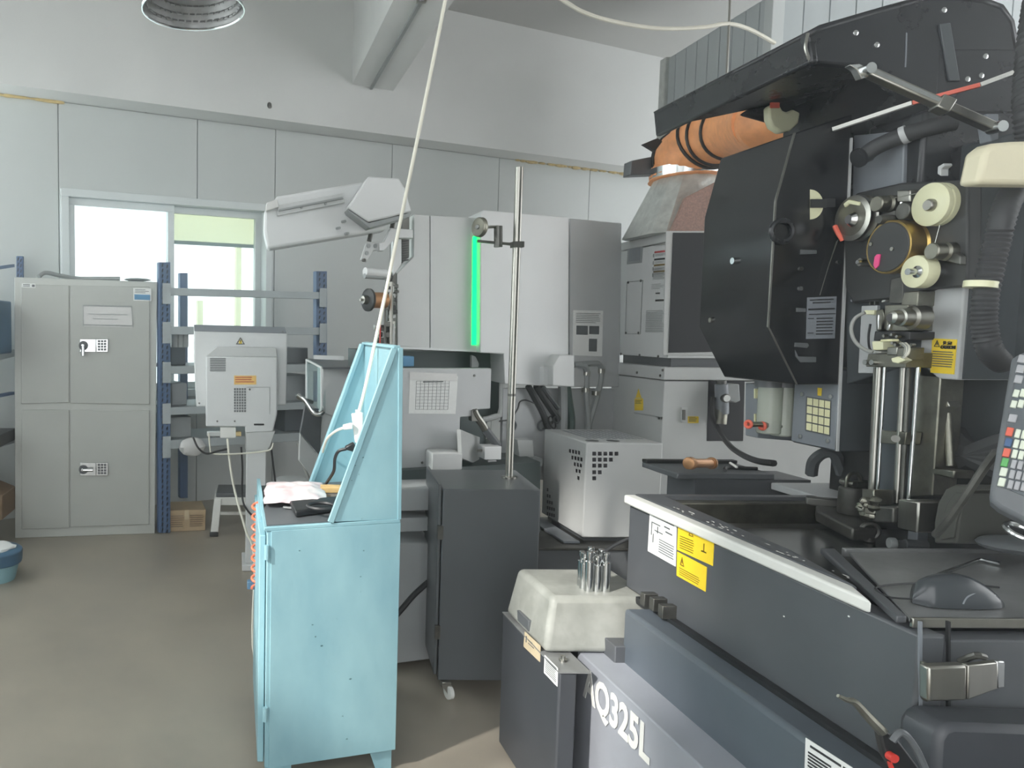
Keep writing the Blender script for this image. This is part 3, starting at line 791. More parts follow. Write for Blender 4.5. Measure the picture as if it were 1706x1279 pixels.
obj('gas_strut', MB().cyl(MI.at(622, 372), MI.at(615, 402), .011, n=10), M['dsteel'], mm_)
obj('gas_strut', MB().cyl(MI.at(657, 362), MI.at(653, 380), .011, n=10), M['dsteel'], mm_)
br = ms('hinge_bracket', [(611, 403), (632, 404), (632, 417), (622, 418), (611, 437), (601, 433)], .03, 'mlight')
for (x, y) in ((614, 410), (625, 410), (611, 422)):
    p = MI.at(x, y); obj('bracket_hole', MB().cyl(p, p + mn * .003, .010, n=14), M['hosegrey'], br)
p = MI.at(605, 434); obj('bracket_bolt', MB().cyl(p, p + mn * .012, .008, n=10), M['dsteel'], br)
ms('cover_arm', [(651, 380), (688, 383), (688, 397), (660, 396), (640, 418), (632, 418), (632, 405), (640, 403)], .06, 'mwhite', off=-.02)
ms('mount_plate', [(655, 395), (669, 396), (669, 440), (655, 460)], .05, 'mwhite', off=.03)
chn = ms('cable_chain', [(669, 365), (682, 362), (682, 428), (669, 440)], .06, 'dsteel', off=.06)
for k in range(9):
    ms('chain_link', [(670, 402 + k * 4), (681, 400 + k * 4), (681, 402 + k * 4), (670, 404 + k * 4)], .02, 'black', chn, off=.045, bev=0)
obj('roller', MB().cyl(MI.at(608, 453), MI.at(642, 456), .02, n=16), M['mwhite'], mm_)
obj('roller', MB().cyl(MI.at(607, 460), MI.at(640, 462), .012, n=16), M['hosegrey'], mm_)
rnd = random.Random(5)
guide = ms('wire_guide_frame', [(645, 455), (660, 452), (661, 578), (646, 578)], .05, 'dsteel', off=.05)
for k in range(64):
    x, y = rnd.uniform(624 if k % 2 else 640, 652), rnd.uniform(458, 565)
    w, h = rnd.uniform(4, 11), rnd.uniform(4, 11)
    if x < 640 and y < 518: x += 18
    ms('guide_block', [(x, y), (x + w, y), (x + w, y + h), (x, y + h)], .03, rnd.choice(['steel', 'mlight', 'dsteel', 'dsteel', 'steel_old', 'black']), guide, off=.02 + rnd.uniform(-.03, .02), bev=.002)
for (x, y0, y1, r, mt) in ((652, 470, 575, .009, 'steel'), (642, 500, 578, .006, 'dsteel'), (656, 540, 578, .006, 'mlight'), (634, 520, 576, .003, 'red')):
    obj('guide_rod', MB().cyl(MI.off(.0).at(x, y0), MI.off(.0).at(x - 1, y1), r, n=8), M[mt], guide)
# wire spool on the machine
spl = thing('wire_spool', 'black flanged spool of brass wire on the front of the white machine', 'spool', MI.at(620, 500))
a_ = MI.off(-.05).at(611, 500); ax = mu
obj('flange', MB().lathe(a_, ax, [(0, .042), (.004, .052), (.014, .052), (.018, .042)], 24), M['black'], spl)
obj('wire_winding', MB().cyl(a_ + ax * .02, a_ + ax * .1, .036, n=24), M['copper'], spl)
obj('hub', MB().lathe(a_ - ax * .035, ax, [(0, .006), (.012, .006), (.013, .018), (.035, .02)], 14), M['steel'], spl)
# work tank with glass front and handle
TP = Plane(P(540, 640, 4.0), mn, (0, 1, 0))
tk = obj('work_tank', MB().slab(TP, [(537, 612), (600, 614), (600, 690), (560, 696), (537, 688)], .25), M['mwhite'], mm_, .006)
tl = TP.at(537, 612); 
def tank_l(px, py):          # on the left (front) face of the tank
    return Plane(tl, V((-1, -.10, 0))).at(px, py)
lpn = Plane(tl, V((-.98, -.2, 0)))
obj('tank_window', MB().slab(lpn, [(511, 600), (536, 612), (536, 688), (511, 664)], .02), M['glass'], tk)
obj('tank_frame', MB().tube([lpn.at(511, 664), lpn.at(511, 600), lpn.at(536, 613), lpn.at(536, 690)], .008, 6, 0), M['mwhite'], tk)

obj('tank_top', MB().slab(PZ(tl.z + .002), [(513, 598), (590, 600), (598, 612), (538, 612)], .01), M['cab'], tk)
obj('tank_lid_strip', MB().beam(P(523, 595, 4.05), P(572, 597, 4.05), .05, .02), M['mwhite'], tk)
obj('tank_handle', MB().tube([P(520, 670, 3.9), P(500, 664, 3.85), P(497, 659, 3.83), P(508, 668, 3.82), P(524, 690, 3.8), P(537, 688, 3.8), P(539, 680, 3.92)], .011, 10, 3), M['chrome'], tk)
obj('tank_support', MB().slab(TP.off(.02), [(538, 688), (560, 692), (540, 770), (527, 790), (522, 780)], .2), M['mwhite'], mm_, .004)
obj('tank_apron', MB().slab(TP.off(.0), [(509, 672), (536, 690), (533, 760), (500, 722)], .05), M['cab'], mm_, .004)
obj('tank_skirt', MB().slab(TP.off(.02), [(500, 722), (533, 762), (528, 806), (498, 768)], .05), M['mlight'], mm_, .004)
bkt = thing('oil_drum_lid', 'round pale lid on a stand behind the teal cabinet', 'drum', P(485, 860, 4.9))
cc = P(485, 803, 4.9)
obj('lid', MB().lathe(cc, (0, 0, 1), [(0, .1), (.02, .1), (.025, .09)], 24), M['mlight'], bkt)
obj('drum_wall', MB().lathe(V((cc.x, cc.y, 0)), (0, 0, 1), [(0, .09), (cc.z, .09)], 24), M['hosegrey'], bkt)
cable('tank_hose', [P(497, 738, 4.1), P(505, 770, 4.1), P(515, 800, 4.1)], .008, 'cable_g', 'grey hose hanging in front of the work tank apron')

# hoses and paper behind
MQ = MR.off(-.005)
def mq(px, py, o=0.0): return MR.off(-o).at(px, py)
PR = MR.off(.1)
def pq(px, py, o=.04): return PR.off(-o).at(px, py)
q = [(955, 517), (1005, 518), (1003, 594), (954, 592)]
PN = MR.off(.06)
s = sheet('notice_sheet', PN, q, M['paper'], None, 'white printed instruction sheet with three photos taped on grey panel', 'paper')
pr('print', PN, q, lines(.1, .06, .92, .3, 6, .3), M['ink'], s)
pr('printed_photo', PN, q, [(.12, .34, .5, .54), (.55, .34, .88, .52), (.55, .62, .82, .9)], M['cab'], s)
q = [(683, 629), (763, 627), (759, 690), (681, 689)]
s = sheet('record_sheet', MP1, q, M['paper'], None, 'white gridded record sheet taped on the machine side panel', 'paper')
pr('print', MP1, q, [(.14, .1 + k * .087, .83, .106 + k * .087) for k in range(10)] + [(.14 + k * .086, .1, .143 + k * .086, .885) for k in range(9)] + [(.28, .12, .7, .15)], M['ink'], s)
pr('tape', MP1, [(680, 616), (764, 620), (764, 636), (680, 634)], [(.03, .2, .97, .95)], M['plastic'], s, .004)
cable('grey_pipe', [pq(955, 608), pq(985, 606), pq(998, 608), pq(1001, 625), pq(996, 655), pq(983, 700), pq(975, 735)], .017, 'hosegrey', 'right bent grey coolant pipe under the notice sheet')
cable('grey_pipe', [pq(960, 609, .03), pq(974, 610, .05), pq(977, 625), pq(977, 660), pq(980, 700), pq(982, 735)], .017, 'hosegrey', 'left straight grey coolant pipe under the notice sheet')
for (x, y, lb) in ((1001, 618, 'upper steel clamp on the right coolant pipe'), (977, 622, 'upper steel clamp on the left coolant pipe'), (993, 655, 'lower steel clamp on the right coolant pipe'), (976, 650, 'lower steel clamp on the left coolant pipe')):
    p = pq(x, y); tag(obj('hose_clamp', MB().cyl(p - V((0, 0, .012)), p + V((0, 0, .012)), .022, n=14), M['steel']), lb, 'clamp', 'clamps on the coolant pipes')
cable('thick_hose', [pq(944, 640), pq(948, 670), pq(952, 700), pq(950, 735)], .02, 'hosegreen', 'dark green hose running down below the cable box')
cable('thick_hose', [pq(937, 640), pq(938, 680), pq(937, 735)], .024, 'hosegrey', 'pale thick hose running down below the cable box')
cable('black_hose', [pq(880, 643), pq(892, 665), pq(905, 690), pq(913, 715)], .017, 'rubber', 'left of three black hoses hanging below the white rear cover')
cable('black_hose', [pq(893, 643), pq(905, 662), pq(918, 682), pq(930, 700)], .017, 'rubber', 'middle of three black hoses hanging below the white rear cover')
cable('black_hose', [pq(903, 643), pq(915, 660), pq(930, 680)], .014, 'cab', 'right of three black hoses hanging below the white rear cover')
cable('thin_black_cable', [pq(832, 702), pq(850, 698), pq(862, 682), pq(866, 670), pq(876, 667), pq(890, 672)], .004, 'cable_b', 'thin black cable looping across the grey lower panel')
for (x, lab) in ((900, 'round black port beneath the black hoses'), (851, 'round grey port behind the steel pole')):
    t_ = thing('hose_port', lab, 'port', pq(x, 709, 0))
    p = pq(x, 709, 0)
    obj('port_ring', MB().torus(p + mn * .01, mn, .026, .006, 20, 8), M['cab'], t_)
    obj('port_cap', MB().cyl(p, p + mn * .008, .018, n=16), M['hosegrey'], t_)
cl = thing('cable_loops', 'tangle of small black cable loops below the black hoses', 'cable', pq(917, 706))
for k in range(5):
    obj('loop', MB().torus(pq(910 + k * 4, 700 + (k % 2) * 8, .04 + .008 * k), mn + V((.2, 0, .1 * k)), .02, .004, 16, 6), M['cable_b'], cl)
pump = thing('drip_tray', 'small grey metal bracket and tray behind the steel pole', 'tray', pq(885, 760))
obj('bracket', MB().slab(PR.off(-.12), [(862, 733), (888, 733), (890, 762), (866, 763)], .08), M['mlight'], pump, .004)
obj('tray', MB().slab(PR.off(-.15), [(853, 764), (905, 764), (905, 778), (858, 778)], .15), M['hosegrey'], pump, .008)

# ------------------------------------------------------------------ teal cabinet with sloped hood
A = PZ(0).at(440, 1318); Bq = PZ(0).at(657, 1284)
TP0 = vplane(A, Bq)
zt = TP0.at(440, 879).z
dep = V((0.0, .62, 0))
tc = thing('teal_cabinet', 'worn light teal steel cabinet with sloped open hood on top', 'cabinet', V(((A.x + Bq.x) / 2, A.y + .3, 0)))
A2, B2 = V((A.x, A.y, 0)), V((Bq.x, Bq.y, 0))
def tcp(f, g, z): return A2 + (B2 - A2) * f + dep * g + V((0, 0, z))
zb = .075
body = obj('body', MB().prism([tcp(0, 0, zb), tcp(1, 0, zb), tcp(1, 1, zb), tcp(0, 1, zb)], (0, 0, zt - zb - .012)), M['teal'], tc, .004)
obj('side_skin', MB().prism([tcp(.03, 0, zb) + TP0.n * .004, tcp(1, 0, zb) + TP0.n * .004, tcp(1, 0, zt - .012) + TP0.n * .004, tcp(.03, 0, zt - .012) + TP0.n * .004], -TP0.n * .004), M['teal'], body, .001)
for (f, g) in ((.80, .02), (.80, .86), (.02, .02), (.02, .86)):
    obj('leg', MB().prism([tcp(f, g, zb), tcp(f + .18, g, zb), tcp(f + .18, g, 0), tcp(f + .06 if f > .5 else f, g, 0)], dep * .1), M['teal'], tc)
# front door on the left, slightly proud
dl = V((-.022, 0, 0))
door = obj('door', MB().prism([tcp(0, .03, zb + .01) + dl, tcp(0, .97, zb + .01) + dl, tcp(0, .97, zt - .03) + dl, tcp(0, .03, zt - .03) + dl], -dl * .9), M['teal'], tc, .003)
for zz in (zt - .10, zt - .62):
    obj('hinge', MB().cyl(tcp(.01, 0, zz) + V((-.004, -.006, 0)), tcp(.01, 0, zz + .045) + V((-.004, -.006, 0)), .008, n=10), M['teal'], tc)
obj('door_handle', MB().box(tcp(0, .75, zt - .36) + V((-.05, 0, 0)), tcp(0, .8, zt - .33) + V((-.02, 0, 0))), M['bluebin'], door, .003)
# bench top
top_ = obj('bench_top', MB().prism([tcp(-.02, -.005, zt - .012), tcp(1, -.005, zt - .012), tcp(1, 1.0, zt - .012), tcp(-.02, 1.0, zt - .012)], (0, 0, .012)), M['teal'], tc, .002)
obj('bench_mat', MB().prism([tcp(.0, .02, zt), tcp(.6, .02, zt), tcp(.97, .98, zt), tcp(.0, .98, zt)], (0, 0, .004)), M['cab'], tc)
# raised lip at the left edge
obj('edge_lip', MB().prism([tcp(-.03, .3, zt - .05), tcp(-.03, 1, zt - .05), tcp(-.03, 1, zt + .03), tcp(-.03, .55, zt + .03), tcp(-.03, .3, zt - .01)], (.012, 0, 0)), M['teal'], tc)
# hood: near side, far side, back, top strip
NP = Plane(TP0.p, TP0.n)
near_pts = [NP.at(550, 870), NP.at(656, 581), NP.at(667, 580), NP.at(664, 866)]
near = obj('hood_side', MB().prism(near_pts, dep * .03), M['teal'], tc, .002)
obj('hood_flange', MB().slab(NP.off(-.004), [(664, 580), (672, 580), (669, 866), (663, 866)], .03), M['teal'], tc, .002)
e0, e1 = near_pts[0], near_pts[1]
obj('hood_edge', MB().beam(e0 + TP0.n * .003, e1 + TP0.n * .003, .02, .008, up=TP0.n), M['teal'], tc, .002)
sh = dep * .98
obj('hood_side', MB().prism([p + sh for p in near_pts], dep * .02), M['teal'], tc, .002)
obj('hood_edge', MB().beam(e0 + sh, e1 + sh, .016, .02, up=TP0.n), M['teal'], tc, .002)
bk0 = near_pts[3]; bkt_ = near_pts[2]
obj('hood_back', MB().prism([bk0, bkt_, bkt_ + dep, bk0 + dep], (-.012, 0, 0)), M['teal'], tc, .001)
obj('hood_top', MB().prism([near_pts[1], near_pts[2], near_pts[2] + dep, near_pts[1] + dep], (0, 0, .008)), M['teal'], tc, .001)
# chipped spots in the paint
ch = MB()
rn = random.Random(11)
for (x, y) in [(520, 1040), (525, 1060), (583, 1130), (600, 960), (498, 917), (605, 917), (560, 1030), (570, 1192), (604, 762), (590, 775), (597, 790), (585, 800), (600, 985), (535, 1075), (577, 1230), (602, 864)]:
    p = NP.at(x, y) + TP0.n * .0045
    s = rn.uniform(.001, .003)
    ch.blob(p, V((B2 - A2).normalized()) * s * 1.5, V((0, 0, s)), TP0.n * .0006, 8, 4, .3)
cho = obj('paint_chips', ch, M['tealdirt'], tc); cho['kind'] = 'stuff'
# lamp inside the hood
lm = thing('spot_bulb', 'small clear reflector bulb fixed inside the teal hood', 'bulb', tcp(.8, .55, zt + .4))
lc = P(640, 585, 2.85)
obj('reflector', MB().lathe(lc + V((0, 0, .01)), (0, 0, -1), [(0, .026), (.03, .012), (.04, .012)], 18), M['white'], lm)
obj('bulb_body', MB().lathe(lc + V((0, 0, -.03)), (0, 0, -1), [(0, .013), (.06, .015), (.08, .010)], 14), M['plastic'], lm)
obj('spring_coil', MB().tube([lc + V((.014 * math.cos(k * .9), .014 * math.sin(k * .9), -.03 - k * .0011)) for k in range(60)], .0018, 5, 0), M['steel'], lm)
# power strip and plugs
ps = thing('power_strip', 'white power strip hanging on its cable inside the teal hood', 'power strip', P(600, 740, 2.72))
obj('strip_body', MB().slab(Plane(P(600, 700, 2.72), V((-.3, -1, .1))), [(585, 689), (604, 687), (605, 730), (597, 740), (591, 738)], .035), M['white'], ps, .004)
obj('strip_clip', MB().cyl(P(597, 692, 2.74), P(597, 683, 2.74), .011, n=12), M['white'], ps)
pw = thing('white_plug', 'white plug with white lead pushed into the power strip', 'plug', P(580, 714, 2.70))
obj('plug_body', MB().slab(PY(2.70), [(572, 709), (588, 705), (588, 716), (573, 717)], .025), M['white'], pw, .004)
obj('plug_lead', MB().tube([P(573, 713, 2.71), P(560, 718, 2.75), P(546, 730, 2.85), P(540, 745, 2.95), P(536, 760, 3.05)], .005, 7), M['cable_w'], pw)
pk = thing('black_plug', 'black plug with black lead at the lower end of the power strip', 'plug', P(590, 745, 2.70))
obj('plug_body', MB().slab(PY(2.70), [(575, 745), (590, 737), (595, 750), (588, 753), (577, 750)], .025), M['black'], pk, .005)
obj('plug_lead', MB().tube([P(577, 748, 2.71), P(564, 752, 2.72), P(558, 765, 2.75), P(556, 785, 2.8), P(543, 806, 2.9)], .006, 7), M['cable_b'], pk)
tag(obj('wood_strip', MB().prism([tcp(.36, .7, zt + .005), tcp(.8, .62, zt + .005), tcp(.8, .72, zt + .005), tcp(.36, .8, zt + .005)], (0, 0, .02)), M['wood'], None, .002), 'small light wooden strip at the back of the teal bench', 'wood')
# crumpled plastic bag of paper on the bench
def crumple(c, ux, uy, h, n, seed, mat_, name, label, cat):
    r = random.Random(seed); m = MB(); g = []
    for i in range(n + 1):
        row = []
        for j in range(n + 1):
            s, t = i / n - .5, j / n - .5
            e = 1 - max(abs(s), abs(t)) * 2
            row.append(m.v(V(c) + V(ux) * (s + r.uniform(-.03, .03)) + V(uy) * (t + r.uniform(-.03, .03)) + V((0, 0, h * (.25 + .75 * min(1, e * 2.5)) + r.uniform(-.25, .25) * h))))
        g.append(row)
    for i in range(n):
        for j in range(n):
            m.bm.faces.new((g[i][j], g[i + 1][j], g[i + 1][j + 1], g[i][j + 1]))
    o = obj(name, m, mat_, None, sharp=180)
    mod = o.modifiers.new('thick', 'SOLIDIFY'); mod.thickness = .002
    mod2 = o.modifiers.new('sub', 'SUBSURF'); mod2.levels = 1; mod2.render_levels = 1
    return tag(o, label, cat)
M['bagpaper'] = mat('bagged_paper', (228, 228, 226), 0.35, var=.05, scale=14, second=(222, 190, 194))
crumple(tcp(.27, .62, zt + .016), V((.22, .03, 0)), V((.02, .34, 0)), .024, 13, 3, M['bagpaper'], 'plastic_bag', 'crumpled clear bag with pink and white papers on the teal bench', 'bag')
tag(obj('tool_case', MB().prism([tcp(.22, .12, zt + .006), tcp(.6, .2, zt + .006), tcp(.62, .42, zt + .006), tcp(.2, .36, zt + .006)], (0, 0, .022)), M['black'], None, .006), 'flat black tool case in front of the bagged papers', 'case')
tag(obj('cable_bundle', MB().torus(tcp(.42, .14, zt + .036), (0, 0, 1), .045, .006, 24, 6), M['cable_b']), 'small black cable coil lying on the flat black tool case', 'cable')
tag(obj('hex_wrench', MB().tube([tcp(.15, .33, zt + .012), tcp(.25, .28, zt + .012), tcp(.27, .22, zt + .012)], .004, 6, 0), M['chrome']), 'small chrome wrench on the dark teal bench mat', 'tool')
# coiled air hose at the left edge
pts = []
base = tcp(-.06, .72, 0)
for k in range(90):
    t = k / 90
    z = zt - .02 - t * .33
    pts.append(V((base.x + .008 + .016 * math.cos(k * .6), base.y + .016 * math.sin(k * .6), z)))
tag(obj('coiled_hose', MB().tube(pts[::1], .005, 6, 0), M['hosered']), 'orange coiled air hose hanging down the left side of the teal cabinet', 'hose')

# ------------------------------------------------------------------ dark rolling cabinet
A = V((P(738, 815, 2.97).x, 2.97, 0)); zt2 = P(738, 815, 2.97).z
wX = P(901, 815, 2.97).x
rc_ = thing('rolling_cabinet', 'dark grey steel rolling cabinet carrying the steel pole', 'cabinet', V(((A.x + wX) / 2, 3.15, 0)))
sk = V((.055, .42, 0))
zb2 = .07
pl4 = [A + V((0, 0, zb2)), V((wX, 2.97, zb2)), V((wX, 2.97, zb2)) + sk, A + sk + V((0, 0, zb2))]
obj('body', MB().prism(pl4, (0, 0, zt2 - zb2)), M['cab'], rc_, .004)
dd = V((-.016, 0, 0))
ft = A + V((0, 0, 0))
cdoor = obj('door', MB().prism([A + sk * .02 + dd + V((0, 0, zb2 + .02)), A + sk + dd + V((0, 0, zb2 + .02)), A + sk + dd + V((0, 0, zt2 + .015)), A + sk * .02 + dd + V((0, 0, zt2 + .015))], -dd * .8), M['cab'], rc_, .003)
for zz in (zt2 - .2, zb2 + .17):
    obj('hinge', MB().box(A + V((-.018, -.008, zz)), A + V((.004, .01, zz + .055))), M['dsteel'], rc_, .001)
for (fx, fy) in ((.08, .0), (.9, .0), (.08, .9), (.9, .9)):
    c = A + V(((wX - A.x) * fx, 0, 0)) + sk * fy
    cst = obj('caster', MB().box(c + V((-.018, -.018, .045)), c + V((.018, .018, zb2))), M['steel'], rc_, .002)
    w = c + V((.012, -.012, .028))
    obj('wheel', MB().lathe(w + V((-.011, -.004, 0)), (1, .3, 0), [(0, .022), (.003, .028), (.019, .028), (.022, .022)], 20), M['white'], cst)
    obj('fork', MB().prism([c + V((-.02, -.02, zb2 - .01)), c + V((.02, -.02, zb2 - .01)), w + V((.014, -.012, -.004)), w + V((-.008, -.012, -.004))], (0, .006, 0)), M['steel'], cst)
# pole with pulley arm
pd = 3.2
pole = thing('pulley_pole', 'tall polished steel pole with pulley arm on the dark cabinet', 'pole', V((P(847, 790, pd).x, pd, zt2)))
pb3 = V((P(848, 790, pd).x, pd, zt2)); pt = P(853, 279, pd)
obj('tube', MB().cyl(pb3, V((pb3.x, pd, pt.z)), .0155, n=20), M['steel'], pole)
obj('tube_joint', MB().cyl(V((pb3.x, pd, P(848, 660, pd).z)), V((pb3.x, pd, P(848, 656, pd).z)), .0165, n=20), M['dsteel'], pole)
obj('foot_flange', MB().lathe(pb3, (0, 0, 1), [(0, .03), (.008, .03), (.01, .018)], 20), M['steel'], pole)
za_ = P(852, 408, pd).z
arm = obj('clamp', MB().box((pb3.x - .02, pd - .022, za_ - .012), (pb3.x + .024, pd + .022, za_ + .012)), M['dsteel'], pole, .002)
e = P(795, 402, pd)
obj('arm', MB().beam((pb3.x, pd, za_), (e.x, pd, e.z), .014, .010), M['dsteel'], pole)
b5 = P(830, 392, pd)
obj('spindle_block', MB().cyl(P(830, 412, pd), P(830, 377, pd), .017, n=16), M['dsteel'], pole)
obj('spindle', MB().cyl(P(829, 378, pd), P(806, 379, pd - .02), .006, n=10), M['steel'], pole)
pu = P(800, 379, pd - .02)
obj('pulley', MB().lathe(pu + V((-.012, -.006, 0)), (1, .45, 0), [(0, .036), (.004, .04), (.011, .034), (.018, .04), (.022, .036)], 28), M['steel_old'], pole)
obj('pulley_hub', MB().lathe(pu + V((-.018, -.01, 0)), (1, .45, 0), [(0, .008), (.006, .012), (.03, .012)], 16), M['chrome'], pole)

# ------------------------------------------------------------------ machine platform and chiller
PLZ = .45
near_c = PZ(PLZ).at(970, 904)
pf = thing('machine_platform', 'low dark steel platform under the chiller', 'platform', V((near_c.x + .2, near_c.y, 0)))
pd0 = PZ(PLZ).at(960, 908).y
obj('platform_body', MB().box((near_c.x - .34, pd0 - .04, 0), (3.2, 4.12, PLZ - .012)).box((2.12, 4.12, 0), (3.2, 4.5, PLZ - .012)), M['cab'], pf, .006)
obj('platform_top', MB().box((near_c.x - .34, pd0 - .05, PLZ - .012), (3.2, 4.12, PLZ)).box((2.12, 4.12, PLZ - .012), (3.2, 4.5, PLZ)), M['dsteel'], pf, .003)
obj('platform_rail', MB().box((near_c.x - .10, pd0 + .02, PLZ), (near_c.x - .02, pd0 + .6, PLZ + .012)), M['bluegrey'], pf, .003)
chl = thing('chiller_unit', 'light grey chiller box with square vent holes on the dark platform', 'chiller', near_c)
cx0, cy0 = near_c.x, near_c.y
cz1 = P(982, 738, cy0).z
cx1 = P(1105, 738, cy0).x
cyb = PX(cx0).at(907, 719).y
z00 = PLZ + .004
hb = obj('housing', MB().box((cx0, cy0, z00 + .02), (cx1, cyb, cz1)), M['mlight'], chl, .006)
obj('housing_base', MB().box((cx0 + .015, cy0 + .02, z00), (cx1 - .015, cyb - .05, z00 + .03)), M['cab'], chl)
PF, PS = PY(cy0), PX(cx0)
vh = MB()
for r_, (y, n_) in enumerate(((756, 5), (766, 4), (776, 3), (787, 2), (797, 1))):
    for k in range(n_): vh.rect(PF.off(-.001), 987 + k * 9.3, y - 3.2, 993 + k * 9.3, y + 3.2, .002)
for r_, (y, x0, n_) in enumerate(((751, 948, 4), (762, 952, 4), (773, 956, 3), (784, 959, 2), (796, 962, 1))):
    for k in range(n_):
        vh.slab(PS.off(-.001), [(x0 + k * 5, y - 3 + k), (x0 + 3 + k * 5, y - 2 + k), (x0 + 3 + k * 5, y + 4 + k), (x0 + k * 5, y + 3 + k)], .002)
for r_, (y, x0, n_) in enumerate(((816, 911, 1), (826, 911, 2), (836, 911, 3), (846, 911, 4), (856, 911, 4))):
    for k in range(n_):
        vh.slab(PS.off(-.001), [(x0 + k * 3.6, y - 3 + k), (x0 + 2.2 + k * 3.6, y - 2.4 + k), (x0 + 2.2 + k * 3.6, y + 3 + k), (x0 + k * 3.6, y + 2.4 + k)], .002)
o = obj('vent_holes', vh, M['mesh'], hb); o['kind'] = 'stuff'
obj('base_notch', MB().slab(PS.off(-.001), [(919, 866), (932, 873), (934, 885), (919, 876)], .002), M['mesh'], hb)
th = MB()
for i in range(10):
    for j in range(9):
        x = cx0 + .07 + i * .032; y = cy0 + .14 + j * .035
        if x < cx1 - .02 and y < cyb - .02: th.box((x, y, cz1), (x + .02, y + .022, cz1 + .001))
o = obj('top_vents', th, M['bluegrey'], hb); o['kind'] = 'stuff'
for x in (.06, .16):
    obj('lift_hole', MB().lathe((cx0 + x, cy0 + .07, cz1 + .001), (0, 0, 1), [(0, .03), (.001, .03)], 20), M['cab'], hb)
cable('chiller_cable', [PZ(PLZ).at(1056, 893) + V((0, -.05, .02)), P(1030, 905, 3.5), P(1005, 920, 3.35), P(985, 935, 3.2)], .009, 'cable_b', 'black cable running from the chiller down to the white lid')

# ------------------------------------------------------------------ grey electrical cabinet (two units)
ec = thing('power_cabinet', 'tall grey two-part power supply cabinet with black filter panel', 'cabinet', V((2.5, 4.2, PLZ)))
ex = PY(3.9).at(1108, 612).x; EY = 3.9
eyb = PX(ex).at(1020, 603).y
ez1 = P(1108, 612, EY).z
lowc = obj('lower_unit', MB().box((ex, EY, PLZ + .002), (3.25, eyb, ez1 - .07)), M['mlight'], ec, .004)
obj('lower_cap', MB().box((ex - .008, EY - .008, ez1 - .065), (3.26, eyb + .01, ez1)), M['mlight'], ec, .004)
E = PY(EY); ES = PX(ex)
ux = PX(0).at  # unused
uxx = P(1117, 500, EY + .02).x
uz0, uz1 = ez1 + .045, P(1117, 386, EY + .02).z
upc = obj('upper_unit', MB().box((uxx, EY + .02, uz0), (3.2, eyb + .02, uz1 - .05)), M['mwhite'], ec, .004)
obj('upper_cap', MB().box((uxx - .006, EY + .012, uz1 - .045), (3.21, eyb + .03, uz1)), M['mlight'], ec, .004)
obj('plinth', MB().box((uxx + .03, EY + .04, ez1), (3.1, eyb - .02, uz0)), M['cab'], ec)
U, US = PY(EY + .02), PX(uxx)
obj('filter_frame', MB().slab(U.off(-.008), [(1110, 385), (1290, 385), (1290, 592), (1105, 592)], .008), M['mlight'], upc, .002)
obj('filter_panel', MB().slab(U.off(-.012), [(1122, 388), (1270, 388), (1270, 585), (1114, 588)], .008), M['mesh'], upc)
q = [(1046, 411), (1071, 408), (1069, 438), (1044, 441)]
sheet('display_window', US, q, M['hosegrey'], upc); pr('display_glass', US, q, [(.1, .1, .85, .85)], M['bluegrey'], upc)
q = [(1044, 470), (1071, 467), (1067, 557), (1041, 557)]
pr('access_plate', US, q, [(0, 0, 1, .012), (0, .988, 1, 1), (0, 0, .02, 1), (.96, 0, 1, 1)], M['hosegrey'], upc, .002)
for (x, y) in ((1047, 471), (1068, 468), (1043, 555), (1064, 555), (1035, 590), (1066, 592), (1097, 594)):
    p = US.at(x, y); obj('bolt', MB().cyl(p, p + V((-.004, 0, 0)), .007, n=10), M['dsteel'], upc)
q = [(1089, 396), (1112, 393), (1106, 558), (1082, 558)]
pr('print', US, q, lines(0, .0, .95, .1, 6, .4, .1) + lines(.05, .32, .95, .44, 10, .5, .2) + lines(0, .48, .9, .54, 4) + lines(-.3, .75, .95, .98, 14, .5, .1), M['hosegrey'], upc, .002)
for t0, mt in ((.145, 'inkred'), (.22, 'inkdark'), (.28, 'brass'), (.345, 'brass')):
    pr('warning_label', US, q, [(.1, t0, .95, t0 + .018)], M[mt], upc, .002)
    pr('print', US, q, [(.0, t0 + .025, .08, t0 + .06)] + lines(.15, t0 + .03, .9, t0 + .055, 3), M['hosegrey'], upc, .002)
pr('warning_label', US, q, [(.3, .64, .95, .66), (.3, .57, .6, .585)], M['inkdark'], upc, .002)
hk = ES.at(1041, 380); obj('lifting_hook', MB().torus(V((uxx + .03, eyb - .05, uz1 + .015)), (1, 0, 0), .016, .005, 16, 6), M['mlight'], ec)
for (x, y) in ((1028, 620), (1064, 621), (1103, 626), (1022, 682), (1101, 697), (1105, 697), (1021, 603), (1107, 617)):
    p = ES.at(x, y); obj('bolt', MB().cyl(p + V((-.008, 0, 0)), p + V((-.012, 0, 0)), .007, n=10), M['dsteel'], lowc)
q = [(1059, 649), (1068, 648), (1068, 663), (1059, 664)]
sl = obj('warning_sticker', MB().slab(ES.off(-.002), [(1063.5, 648), (1068, 663), (1059, 663)], .002), M['yellow'], lowc)
q = [(1057, 664), (1071, 664), (1071, 684), (1057, 684)]
sl = sheet('warning_sticker', ES, q, M['yellow'], lowc); pr('print', ES, q, lines(.1, .15, .95, .5, 3), M['inkdark'], sl)
pr('seam', ES, [(1056, 687), (1104, 695), (1104, 697), (1056, 689)], [(0, 0, 1, 1)], M['hosegrey'], lowc, .001)
q = [(1146, 694), (1164, 694), (1164, 705), (1146, 705)]
sl = sheet('yellow_label', E, q, M['yellow'], lowc); pr('print', E, q, lines(.1, .1, .9, .9, 4), M['ink'], sl)
obj('breaker_switch', MB().rect(E.off(-.01), 1136, 679, 1146, 704, .01), M['mlight'], lowc, .002)
obj('switch_lever', MB().rect(E.off(-.018), 1138, 683, 1142, 700, .01), M['dsteel'], lowc)
